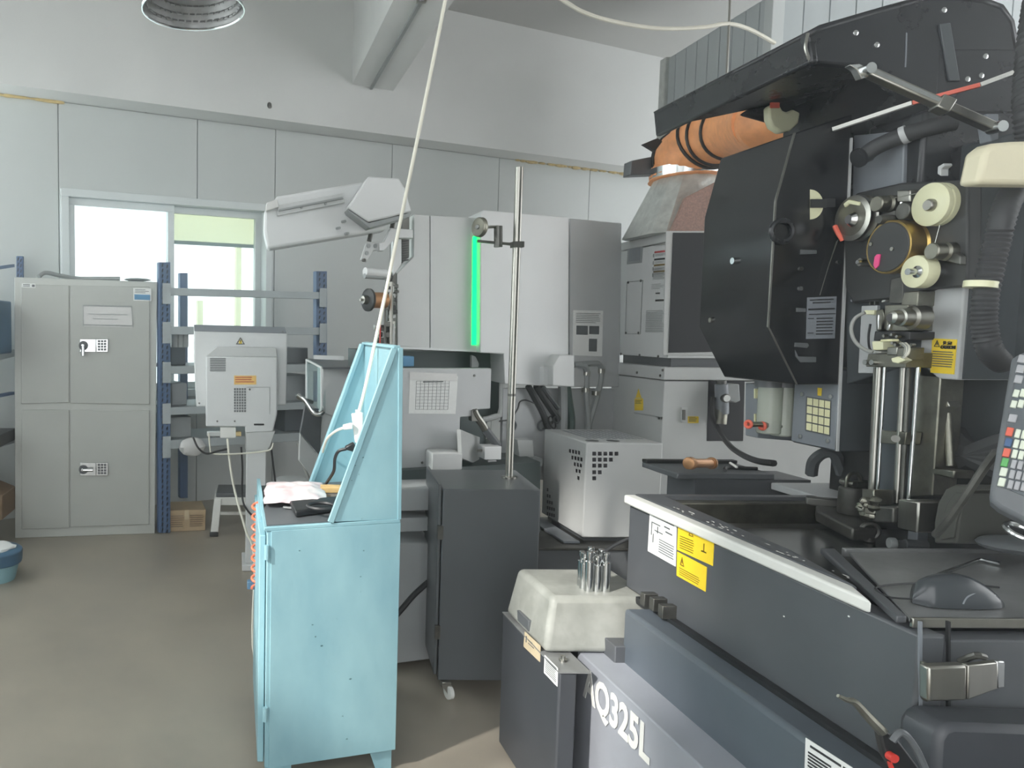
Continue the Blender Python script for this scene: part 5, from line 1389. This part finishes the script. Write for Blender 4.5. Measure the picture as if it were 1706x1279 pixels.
hd = blk('upper_guide_head', [(1474, 508), (1513, 508), (1512, 551), (1480, 552), (1472, 548)], .07, 'steel_old', .03)
cc = S.off(-.10).at(1485, 530)
obj('guide_nozzle', MB().lathe(S.off(-.10).at(1484, 529), V((1, 0, 0)), [(0, .010), (.003, .016), (.02, .017), (.022, .022), (.045, .022), (.05, .028), (.08, .03)], 24), M['steel'], hd)
obj('nozzle_core', MB().cyl(S.off(-.102).at(1484, 529), S.off(-.08).at(1484, 529), .009, n=14), M['black'], hd)
blk('guide_carrier', [(1457, 552), (1516, 553), (1515, 566), (1455, 568)], .07, 'black', .03)
blk('guide_lever', [(1459, 517), (1470, 515), (1474, 530), (1468, 545), (1460, 552)], .04, 'steel_old', .03)
blk('guide_pin', [(1461, 524), (1464, 524), (1463, 550), (1460, 550)], .01, 'chrome', .045)
blk('guide_pin', [(1478, 540), (1483, 540), (1480, 551), (1476, 551)], .01, 'chrome', .065)
blk('guide_clip', [(1452, 569), (1470, 568), (1471, 583), (1454, 584)], .05, 'creamwheel', .035)
blk('guide_clip', [(1466, 566), (1485, 565), (1485, 569), (1466, 570)], .02, 'yellowkey', .08)
blk('connector', [(1440, 517), (1456, 517), (1455, 525), (1440, 524)], .03, 'creamwheel', .02)
blk('connector', [(1453, 585), (1468, 585), (1467, 589), (1452, 588)], .03, 'white', .02)
blk('lower_carrier', [(1446, 590), (1510, 588), (1508, 613), (1442, 611)], .08, 'steel_old', .035)
blk('carrier_block', [(1478, 579), (1495, 578), (1494, 592), (1477, 592)], .06, 'steel', .04)
blk('carrier_block', [(1495, 580), (1507, 579), (1506, 600), (1494, 600)], .05, 'steel_old', .045)
for (x, y) in ((1448, 604), (1459, 604)):
    p = S.off(-.035).at(x, y); obj('carrier_bolt', MB().cyl(p, p - AXI * .012, .007, n=12), M['chrome'], bm_)
for (x, y) in ((1491, 558), (1500, 561), (1492, 572), (1497, 575), (1524, 575), (1478, 560)):
    p = S.off(-.035).at(x, y); obj('carrier_screw', MB().cyl(p, p - AXI * .01, .004, n=8), M['steel'], bm_)
blk('hose_fitting', [(1484, 597), (1496, 594), (1508, 600), (1496, 606), (1486, 604)], .02, 'creamwheel', .09)
obj('sensor_cable', MB().tube([S.off(-.04).at(1441, 521), S.off(-.05).at(1425, 530), S.off(-.06).at(1418, 548), S.off(-.06).at(1424, 568), S.off(-.05).at(1438, 581), S.off(-.04).at(1454, 587)], .0045, 8), M['cable_g'], bm_)
obj('sensor_cable', MB().tube([S.off(-.03).at(1450, 540), S.off(-.03).at(1447, 560), S.off(-.03).at(1448, 578), S.off(-.03).at(1452, 586)], .003, 6), M['cable_b'], bm_)
for k in range(4):
    obj('sensor_cable', MB().tube([S.off(-.06).at(1500 + k * 3, 572), S.off(-.08).at(1509 + k * 2, 580), S.off(-.09).at(1508 + k, 592), S.off(-.08).at(1497, 600 + k)], .0025, 6), M[('cable_g', 'cable_w')[k % 2]], bm_)
# steel post, guide rods
q0 = PX(PLX - .035)
post = obj('steel_post', MB().slab(PX(PLX + .02), [(1530, 486), (1541, 486), (1522, 830), (1508, 832)], .10), M['steel'], bm_, .003)
obj('stainless_cover', MB().slab(PX(PLX + .0), [(1526, 596), (1567, 630), (1553, 826), (1516, 828), (1524, 700)], .06), M['steel_old'], bm_, .003)
for (x0, x1, r_, mt) in ((1465, 1452, .009, 'steel'), (1458, 1448, .004, 'dsteel'), (1474, 1461, .004, 'chrome'), (1506, 1494, .008, 'steel'), (1514, 1503, .005, 'dsteel'), (1530, 1514, .005, 'chrome')):
    obj('guide_rod', MB().cyl(q0.at(x0, 612), q0.at(x1, 832 if r_ < .008 else 838), r_, n=14), M[mt], bm_)
obj('rod_backing', MB().slab(PX(PLX + .01), [(1462, 612), (1516, 612), (1500, 836), (1448, 836)], .03), M['mdark'], bm_)
cl_ = blk('rod_clamp', [(1468, 717), (1510, 720), (1507, 741), (1466, 739)], .04, 'steel_old', .01)
obj('clamp_knob', MB().cyl(S.off(-.05).at(1492, 731), S.off(-.02).at(1492, 731), .009, n=14), M['dsteel'], cl_)
# lower guide and clamps on the table
tz = RZ - .053
la = blk('lower_arm', [(1436, 840), (1488, 846), (1486, 872), (1434, 868)], .1, 'dsteel', .06, .004)
blk('lower_arm_clamp', [(1436, 815), (1456, 816), (1455, 842), (1436, 840)], .05, 'steel_old', .07)
gr = MB(); rn = random.Random(9)
for k in range(10):
    p = S.off(-.12).at(rn.uniform(1437, 1460), rn.uniform(832, 862))
    gr.blob(p, (.012, 0, 0), (0, .014, 0), (0, 0, .012), 8, 6, .25)
obj('chip_lump', gr, M['steel_old'], bm_)
blk('steel_block', [(1496, 831), (1531, 836), (1527, 888), (1494, 880)], .10, 'steel', .05, .004)
blk('block_side', [(1531, 838), (1546, 834), (1544, 884), (1528, 888)], .08, 'black', .01, .004)
# round motor block on clamp slab
vb = PZ(tz + .03).at(1418, 862)
vise = thing('clamp_fixture', 'round dark clamping fixture with handle on the tank table', 'fixture', V((vb.x, vb.y, tz)))
z1_ = P(1418, 812, vb.y).z
obj('slab_base', MB().prism([PZ(tz + .04).at(1358, 832), PZ(tz + .04).at(1462, 850), PZ(tz + .04).at(1462, 880), PZ(tz + .04).at(1420, 880), PZ(tz + .04).at(1360, 850)], (0, 0, -.035)), M['dsteel'], vise, .006)
obj('round_body', MB().lathe((vb.x, vb.y, tz + .041), (0, 0, 1), [(0, .033), (.004, .035), (z1_ - tz - .045, .034), (z1_ - tz - .04, .03)], 28), M['dsteel'], vise)
obj('handle', MB().tube([(vb.x - .02, vb.y, z1_ - .004), (vb.x - .018, vb.y, z1_ + .03), (vb.x, vb.y, z1_ + .042), (vb.x + .018, vb.y, z1_ + .03), (vb.x + .02, vb.y, z1_ - .004)], .005, 8), M['steel_old'], vise)
obj('clamp_bolt', MB().cyl((vb.x - .01, vb.y - .02, z1_ + .012), (vb.x - .01, vb.y + .03, z1_ + .012), .009, n=12), M['steel'], vise)
obj('clamp_bar', MB().box((vb.x - .012, vb.y - .015, z1_), (vb.x + .07, vb.y + .015, z1_ + .018)), M['steel_old'], vise, .002)
p = PZ(tz + .05).at(1372, 836)
obj('side_clamp', MB().obox(p, (.04, -.02, 0), (.01, .015, 0), (0, 0, .012)), M['dsteel'], vise, .004)
# eye bolt, tube fitting, magnet block
eb = PZ(tz + .001).at(1448, 902)
tag(obj('eye_bolt', MB().torus(V((eb.x, eb.y, eb.z + .028)), (.3, 1, 0), .02, .007, 24, 8).cyl(eb, eb + V((0, 0, .012)), .012, n=12), M['dsteel']), 'dark lifting eye bolt lying near the tray edge in the tank', 'eye bolt')
ft_ = PZ(tz + .016).at(1488, 905)
fit = thing('hose_fitting', 'grey ribbed hose fitting lying in the tank by the tray', 'fitting', V((ft_.x, ft_.y, tz)))
obj('fitting_ring', MB().lathe(ft_ - V((.012, 0, 0)), (1, -.25, 0), [(0, .013), (.003, .015), (.014, .015), (.016, .012)], 18), M['hosegrey'], fit)
obj('fitting_tube', MB().lathe(ft_ + V((.004, -.002, 0)), (1, -.25, 0), [(0, .010), (.02, .010), (.022, .013), (.07, .012)], 16), M['cab'], fit)
mg = PZ(tz + .0).at(1528, 906)
tag(obj('square_block', MB().box((mg.x - .014, mg.y - .014, tz), (mg.x + .016, mg.y + .016, tz + .035)), M['bluegrey'], None, .003), 'small grey square steel block in the tank beside the hose fitting', 'block')
M['darkguard'] = mat('olive_guard', (74, 75, 70), 0.5, var=.08)
# curved grey guard, rod, bellows at right
GP = PX(PLX - .06)
arc = [(1556, 905), (1556, 870), (1562, 838), (1575, 815), (1592, 807), (1608, 810), (1624, 816)]
inn = [(1612, 822), (1602, 845), (1597, 870), (1594, 900), (1590, 906)]
obj('curved_guard', MB().slab(GP, arc + inn, .12), M['darkguard'], bm_, .004)
obj('guard_face', MB().slab(GP.off(-.006), [(1566, 900), (1568, 868), (1578, 838), (1592, 820), (1606, 822), (1600, 845), (1592, 870), (1588, 896)], .006), M['darkguard'], bm_, .002)
obj('side_strut', MB().cyl(PX(PLX + .03).at(1579, 688), PX(PLX + .03).at(1584, 776), .009, n=12), M['steel_old'], bm_)
obj('strut_clip', MB().slab(PX(PLX + .02), [(1558, 668), (1578, 668), (1582, 678), (1562, 680)], .03), M['steel'], bm_, .002)
obj('strut_seat', MB().slab(PX(PLX + .0), [(1552, 780), (1590, 784), (1588, 798), (1553, 790)], .05), M['steel_old'], bm_, .003)
for k in range(4):
    obj('bellow_fold', MB().tube([PX(PLX + .1).at(1568 + k * 6, 790 - k * 22), PX(PLX + .08).at(1610, 745 - k * 4 + 20), PX(PLX + .08).at(1690, 735 + k * 18)], .03, 8, 5), M['rubber'], bm_)
# corrugated hose and cream cap
cd_ = 1.70
obj('corrugated_hose', MB().tube([P(1690, 315, cd_ + .05), P(1674, 350, cd_), P(1662, 400, cd_), P(1650, 450, cd_), P(1641, 500, cd_), P(1640, 545, cd_), P(1650, 585, cd_), P(1668, 605, cd_ + .03)], .024, 16, 12, ribs=.86), M['rubber'], bm_, sharp=60)
p = P(1642, 474, cd_ - .012)
obj('hose_tie', MB().lathe(V((p.x, cd_, p.z - .007)), (0.1, 0, 1), [(0, .029), (.014, .029)], 20), M['creamwheel'], bm_)
capc = [(1642, 250), (1658, 238), (1690, 235), (1770, 232), (1770, 308), (1630, 306)]
cap = obj('cream_cap', MB().slab(PY(1.66), capc, .05), M['cream'], bm_, .01, label='cream plastic cap')
obj('upper_corrugated_hose', MB().tube([P(1724, 240, 1.74), P(1718, 190, 1.74), P(1720, 130, 1.76), P(1726, 60, 1.78), P(1735, 0, 1.8)], .032, 16, 14, ribs=.86), M['rubber'], bm_, sharp=60)
obj('upper_hose', MB().tube([P(1436, 262, 2.12), P(1462, 244, 2.1), P(1500, 228, 2.06), P(1545, 214, 2.02), P(1590, 204, 2.0)], .021, 16), M['rubber'], bm_)
p0, p1 = P(1502, 227, 2.06), P(1512, 223, 2.05)
obj('hose_clamp', MB().cyl(p0, p1, .024, n=18), M['mgrey'], bm_)
obj('hose_end', MB().lathe(P(1429, 264, 2.12), P(1440, 260, 2.12) - P(1429, 264, 2.12), [(0, .026), (.006, .026), (.008, .02), (.03, .02)], 20), M['hood'], bm_)
obj('upper_tab', MB().slab(PX(PLX - .035), [(1561, 290), (1562, 278), (1572, 272), (1574, 276), (1567, 282), (1567, 294)], .02), M['mgrey'], bm_, .002)
obj('upper_backing', MB().box((PLX + .03, 2.02, gz1 - .02), (2.6, 2.2, 2.04)), M['hood'], bm_, .01)

# ------------------------------------------------------------------ raised hood
LX = 1.475
hy0, hy1 = PX(LX).at(1347, 75).y, PX(LX).at(1090, 205).y
def hx(px, py): p = PX(LX).at(px, py); return p
lip = [hx(1345, 52), hx(1088, 186), hx(1092, 228), hx(1352, 104)]
hood = obj('hood', MB().prism(lip, (.02, 0, 0)), M['hood'], bm_, .006)
HP = PY(hy0 - .0)
side = [(1345, 54), (1365, 42), (1482, 8), (1560, -12), (1640, -4), (1672, 8), (1690, 34), (1712, 150), (1640, 140), (1560, 168), (1490, 148), (1430, 110), (1352, 104)]
obj('hood_side', MB().slab(HP, side, .03), M['hood'], bm_, .006)
def hb2(px, py, d): p = P(px, py, hy0); return V((p.x, p.y + d, p.z))
dl_ = hy1 - hy0
# top skin: follows the side profile back
tops = [P(x, y, hy0) for x, y in side[:8]]
mb = MB()
drop = lip[1].z - lip[0].z
ra = [mb.v(p) for p in tops]; rb_ = [mb.v(V((p.x, p.y + dl_, p.z + drop))) for p in tops]
for i in range(len(ra) - 1): mb.bm.faces.new((ra[i], ra[i + 1], rb_[i + 1], rb_[i]))
o = obj('hood_top', mb, M['hood'], bm_)
md = o.modifiers.new('thick', 'SOLIDIFY'); md.thickness = .015
# inner underside panel and inner pressed frame
un = MB()
under = [V((LX + .02, hy0 + .03, lip[3].z + .02)), V((LX + .02, hy1 - .0, lip[2].z + .02)), V((2.15, hy1, lip[2].z + .24)), V((2.15, hy0 + .03, lip[3].z + .05))]
un.prism(under, (0, 0, .012))
obj('hood_underside', un, M['hood'], bm_)
obj('hood_inner_frame', MB().slab(PY(2.58), [(1236, 190), (1300, 150), (1352, 138), (1378, 150), (1384, 165), (1420, 235), (1340, 260), (1330, 212), (1290, 205)], .03), M['hood'], bm_, .012)
obj('hood_rear_panel', MB().box((LX + .42, 2.66, 2.0), (2.6, 2.7, lip[2].z + .03)), M['plate'], bm_)
obj('hood_edge_trim', MB().tube([HP.off(-.004).at(1346, 56), HP.off(-.004).at(1342, 80), HP.off(-.004).at(1350, 103)], .004, 6, 3), M['steel'], bm_)
for (x, y) in ((1424, 56), (1459, 76), (1571, 18), (1640, 95), (1633, 127), (1610, 133)):
    p = HP.at(x, y); obj('hood_bolt', MB().lathe(p + V((0, -.006, 0)), (0, 1, 0), [(0, .003), (.002, .007), (.006, .008)], 14), M['chrome'], bm_)
obj('hood_strap', MB().slab(HP.off(-.006), [(1566, 40), (1584, 38), (1594, 100), (1600, 135), (1582, 135), (1574, 90)], .008), M['column'], bm_, .002)
obj('hood_seam', MB().slab(HP.off(-.002), [(1510, 55), (1512, 55), (1510, 112), (1508, 112)], .003), M['bluegrey'], bm_)
half = P(1305, 195, 2.55)
wh = MB()
pts = [(1281, 178), (1290, 172), (1300, 175), (1304, 184), (1312, 187), (1322, 182), (1334, 188), (1331, 205), (1318, 218), (1302, 221), (1288, 212), (1282, 198)]
wh.slab(PY(2.5), pts, .03)
obj('hood_wheel', wh, M['creamwheel'], bm_, .006)
obj('wheel_tag', MB().rect(PY(2.48), 1284, 171, 1299, 180, .004), M['redkey'], bm_)
# orange and white edge strips seen under the hood
obj('edge_strip', MB().beam(P(1388, 216, 2.2), P(1520, 172, 2.05), .012, .010), M['rim'], bm_)
obj('edge_strip', MB().beam(P(1520, 172, 2.05), P(1632, 142, 1.98), .012, .010), M['redkey'], bm_)
obj('edge_strip', MB().beam(P(1632, 142, 1.98), P(1712, 112, 1.95), .012, .010), M['rim'], bm_)
# gas strut with brackets
g0_, g1_ = P(1440, 118, 1.93), P(1656, 214, 1.86)
stt = obj('hood_strut', MB().beam(g0_, g1_, .02, .026, up=(0, -1, 0)), M['steel'], bm_, .003, label='steel telescopic hood strut')
mid0, mid1 = g0_.lerp(g1_, .56), g0_.lerp(g1_, .66)
obj('strut_sleeve', MB().beam(mid0, mid1, .034, .034, up=(0, -1, 0)), M['steel'], stt, .003)
obj('strut_rail', MB().beam(g0_.lerp(g1_, .04) + V((0, -.012, 0)), g0_.lerp(g1_, .56) + V((0, -.012, 0)), .010, .006, up=(0, -1, 0)), M['chrome'], stt)
for g_ in (g0_, g1_): obj('strut_pivot', MB().cyl(g_ + V((0, -.022, 0)), g_ + V((0, .01, 0)), .013, n=18), M['chrome'], stt)
obj('strut_bracket', MB().slab(PY(1.925), [(1416, 108), (1432, 106), (1444, 112), (1450, 128), (1436, 132), (1428, 116)], .02), M['chrome'], stt, .002)
obj('strut_mount', MB().slab(PY(1.88), [(1644, 190), (1664, 190), (1664, 232), (1652, 236), (1650, 222)], .03), M['bluegrey'], stt, .002)

# ------------------------------------------------------------------ handheld control pendant
rp0 = Plane(P(1690, 740, 1.5), V((-.75, -.75, .45)))
pn = thing('control_pendant', 'grey handheld control pendant with coloured keys at the right edge', 'control', rp0.at(1690, 870))
pb5 = obj('pendant_body', MB().slab(rp0, [(1686, 595), (1760, 560), (1790, 830), (1770, 905), (1706, 868), (1664, 846), (1650, 834), (1649, 820)], .05), M['pendant'], pn, .008)
face_ = obj('key_panel', MB().slab(rp0.off(-.003), [(1697, 600), (1750, 580), (1772, 830), (1752, 845), (1662, 808)], .003), M['mdark'], pn)
def key(x0, y0, x1, y1, mt, sk=-4): return obj('key', MB().slab(rp0.off(-.008), [(x0, y0), (x1, y0 + 2), (x1 + sk, y1 + 2), (x0 + sk, y1)], .006), M[mt], pn, .0015)
ks = [(1678, 711, 'redkey'), (1676, 729, 'bluekey'), (1673, 746, 'redkey'), (1670, 762, 'greenkey'), (1668, 778, 'whitekey'), (1665, 795, 'whitekey')]
for x, y, mt in ks: key(x, y, x + 12, y + 14, mt)
for c_ in range(3):
    for r_ in range(6):
        x = 1693 + c_ * 11 - r_ * 2.6 + (0 if r_ < 3 else 1); y = 714 + r_ * 17 + c_ * 2
        key(x, y, x + 9, y + 14, 'whitekey' if r_ < 3 else 'greykey')
for r_ in range(2):
    for c_ in range(2): key(1690 - r_ * 4 + c_ * 12, 648 + r_ * 18 - c_ * 1, 1700 - r_ * 4 + c_ * 12, 660 + r_ * 18, 'whitekey')
for r_ in range(3): key(1698 - r_ * 3, 590 + r_ * 17, 1712 - r_ * 3, 603 + r_ * 17, 'greykey')
key(1682, 689, 1696, 702, 'greykey')
cable('pendant_rod', [P(1661, 752, 1.56), P(1640, 780, 1.58), P(1610, 825, 1.6), P(1578, 870, 1.63), P(1558, 892, 1.66)], .008, 'dsteel', 'dark metal rod slanting from the tank to the control pendant')

# ------------------------------------------------------------------ loose things on and around the machine
ms_ = PZ(TZ).at(1600, 1010)
mo = thing('computer_mouse', 'dark grey computer mouse on the steel tray', 'mouse', V((ms_.x, ms_.y, TZ)))
sc = ms_.y / FPX
L2 = (1680 - 1528) * sc / 2
cx_ = P(1602, 1000, ms_.y).x
def mouse_shell(L, Wd, H):
    m = MB(); rows = []
    n, k_ = 14, 14
    for i in range(n + 1):
        t = i / n; s = 2 * t - 1
        w = Wd * (max(0.0, 1 - abs(s) ** 3.2)) ** .5
        h = H * max(.05, (1 - abs(s * 1.0 + .18) ** 2.2 / 1.45)) * (1 if i not in (0, n) else .3)
        row = []
        for j in range(k_ + 1):
            a_ = math.pi * j / k_
            row.append(m.v((cx_ + s * L, ms_.y + .01 - w * math.cos(a_), TZ + .002 + h * (math.sin(a_) ** .7))))
        rows.append(row)
    for i in range(n):
        for j in range(k_):
            m.bm.faces.new((rows[i][j], rows[i + 1][j], rows[i + 1][j + 1], rows[i][j + 1]))
    m.bm.faces.new(rows[0]); m.bm.faces.new(rows[-1][::-1])
    return m
obj('shell', mouse_shell(L2, .032, .060), M['mouse'], mo, sharp=60)
obj('side_grip', MB().tube([(cx_ - L2 * .2, ms_.y - .021, TZ + .012), (cx_ - L2 * .1, ms_.y - .02, TZ + .026), (cx_ + L2 * .2, ms_.y - .016, TZ + .033), (cx_ + L2 * .6, ms_.y - .012, TZ + .026)], .0018, 8), M['bluegrey'], mo)
obj('scroll_wheel', MB().cyl((cx_ - L2 * .62, ms_.y + .005, TZ + .03), (cx_ - L2 * .62, ms_.y + .013, TZ + .03), .008, n=14), M['rubber'], mo)
obj('mouse_lead', MB().tube([(cx_ - L2 * .95, ms_.y + .01, TZ + .01), (cx_ - L2 * 1.25, ms_.y + .04, TZ + .004), (cx_ - L2 * .9, ms_.y + .1, TZ + .004), (cx_ + L2, ms_.y + .13, TZ + .004), (cx_ + L2 * 2, ms_.y + .1, TZ + .004)], .002, 6), M['cable_b'], mo)
z_ = TZ + .006
tag(obj('allen_key', MB().tube([PZ(z_).at(1556, 960), PZ(z_).at(1628, 934), PZ(z_).at(1634, 932), PZ(z_).at(1666, 939)], .0045, 8, 0), M['chrome']), 'chrome hex key lying on the tray behind the mouse', 'hex key')
hr_ = PZ(tz + .02).at(1700, 888)
tag(obj('pull_ring', MB().torus(P(1700, 886, 1.62), (.1, -.5, 1), .026, .006, 28, 8), M['chrome']), 'shiny steel ring at the right edge above the tray', 'ring')
tag(obj('dust_cover', MB().blob(P(1690, 908, 1.7), (.07, 0, 0), (0, .06, 0), (0, 0, .018), 16, 8), M['cab']), 'rounded dark cover at the right edge behind the tray', 'cover')
# pliers hanging on the corner
pld = 1.27
plr = thing('pliers', 'long nose pliers with black grips and red pivot at the tank corner', 'pliers', P(1500, 1300, pld))
obj('jaw', MB().tube([P(1396, 1159, pld), P(1410, 1166, pld), P(1424, 1170, pld), P(1446, 1194, pld), P(1470, 1219, pld)], lambda t: .003 + .006 * t, 8, 4), M['steel_old'], plr)
obj('grip', MB().slab(PY(pld), [(1466, 1222), (1476, 1216), (1500, 1236), (1530, 1276), (1560, 1330), (1540, 1340), (1500, 1300), (1475, 1262)], .016), M['black'], plr, .004)
obj('grip', MB().tube([P(1486, 1234, pld - .01), P(1502, 1220, pld - .012), P(1525, 1246, pld - .012), P(1545, 1290, pld - .01)], .006, 8), M['cab'], plr)
p = P(1481, 1258, pld); obj('pivot', MB().cyl(p, p + V((0, -.012, 0)), .0075, n=18), M['red'], plr)
obj('red_mark', MB().slab(PY(pld - .002), [(1482, 1270), (1486, 1270), (1492, 1284), (1486, 1284)], .006), M['red'], plr)
# copper spool, cloth and pieces on the tank's far edge
sz = RZ + .002
far = thing('copper_spool', 'small spool of copper wire lying on the far tank edge', 'spool', P(1165, 785, 2.62))
a_, b_ = P(1146, 772, 2.60), P(1187, 772, 2.66)
ax_ = (b_ - a_).normalized(); Lg = (b_ - a_).length
obj('spool_flange', MB().lathe(a_, ax_, [(0, .016), (.003, .021), (.018, .022), (.022, .016)], 20), M['copper'], far)
obj('copper_winding', MB().cyl(a_ + ax_ * .02, a_ + ax_ * (Lg - .012), .016, n=20), M['copper'], far)
obj('spool_flange', MB().lathe(a_ + ax_ * (Lg - .012), ax_, [(0, .019), (.003, .021), (.01, .021), (.012, .016)], 20), M['copper'], far)
bk = thing('tool_board', 'dark flat tool board behind the tank far edge', 'board', V((1.8, 2.72, RZ)))
bz_ = P(1200, 785, 2.68).z
obj('board', MB().box((P(1120, 780, 2.66).x, 2.63, bz_ - .02), (P(1282, 780, 2.66).x, 2.86, bz_)), M['cab'], bk, .004)
obj('board_rail', MB().box((P(1120, 780, 2.66).x, 2.83, bz_), (P(1282, 780, 2.66).x, 2.86, bz_ + .012)), M['black'], bk, .002)
obj('board_support', MB().box((1.6, 2.63, .46), (2.0, 2.8, bz_ - .02)), M['tank'], bk)
tag(obj('white_pen', MB().cyl(P(1216, 771, 2.66), P(1228, 779, 2.63), .004, n=8), M['white']), 'short white marker on the dark tool board', 'pen')
tag(obj('black_tool', MB().tube([V((P(1196, 783, 2.7).x, 2.66, bz_ + .006)), V((P(1220, 775, 2.7).x, 2.72, bz_ + .006)), V((P(1262, 778, 2.7).x, 2.7, bz_ + .006))], .006, 8), M['black']), 'thin black tool lying beside the white marker', 'tool')
obj('tank_back_ledge', MB().box((P(1282, 780, 2.6).x, ty1 - .02, RZ - .02), (2.3, ty1 + .2, RZ + .004)), M['mgrey'], bm_, .004)
cable('grey_arch_hose', [P(1352, 790, 2.52), P(1356, 768, 2.5), P(1372, 755, 2.48), P(1390, 756, 2.46), P(1398, 772, 2.46), P(1404, 790, 2.46)], .018, 'cab', 'grey arched hose behind the clamping fixture')
obj('white_splash_guard', MB().slab(PY(2.62), [(1416, 752), (1470, 745), (1470, 800), (1412, 800)], .01), M['mwhite'], bm_)

# ------------------------------------------------------------------ thin haze in the workshop air
hz = MB().prism([V((-2.38, -1.5, -.05)), V((6.95, -1.5, -.05)), W(9.05, -.115, -.05), W(-.7, -.115, -.05)], (0, 0, CEIL + .1))
hm = bpy.data.materials.new('haze'); hm.use_nodes = True
nt = hm.node_tree; nt.nodes.remove(nt.nodes['Principled BSDF'])
vs = nt.nodes.new('ShaderNodeVolumeScatter'); vs.inputs['Density'].default_value = .055; vs.inputs['Anisotropy'].default_value = .75
vs.inputs['Color'].default_value = (.95, .98, 1, 1)
nt.links.new(vs.outputs['Volume'], nt.nodes['Material Output'].inputs['Volume'])
ho = obj('haze', hz, hm); ho['kind'] = 'stuff'; ho['label'] = 'thin bright haze filling the workshop air'; ho['category'] = 'haze'
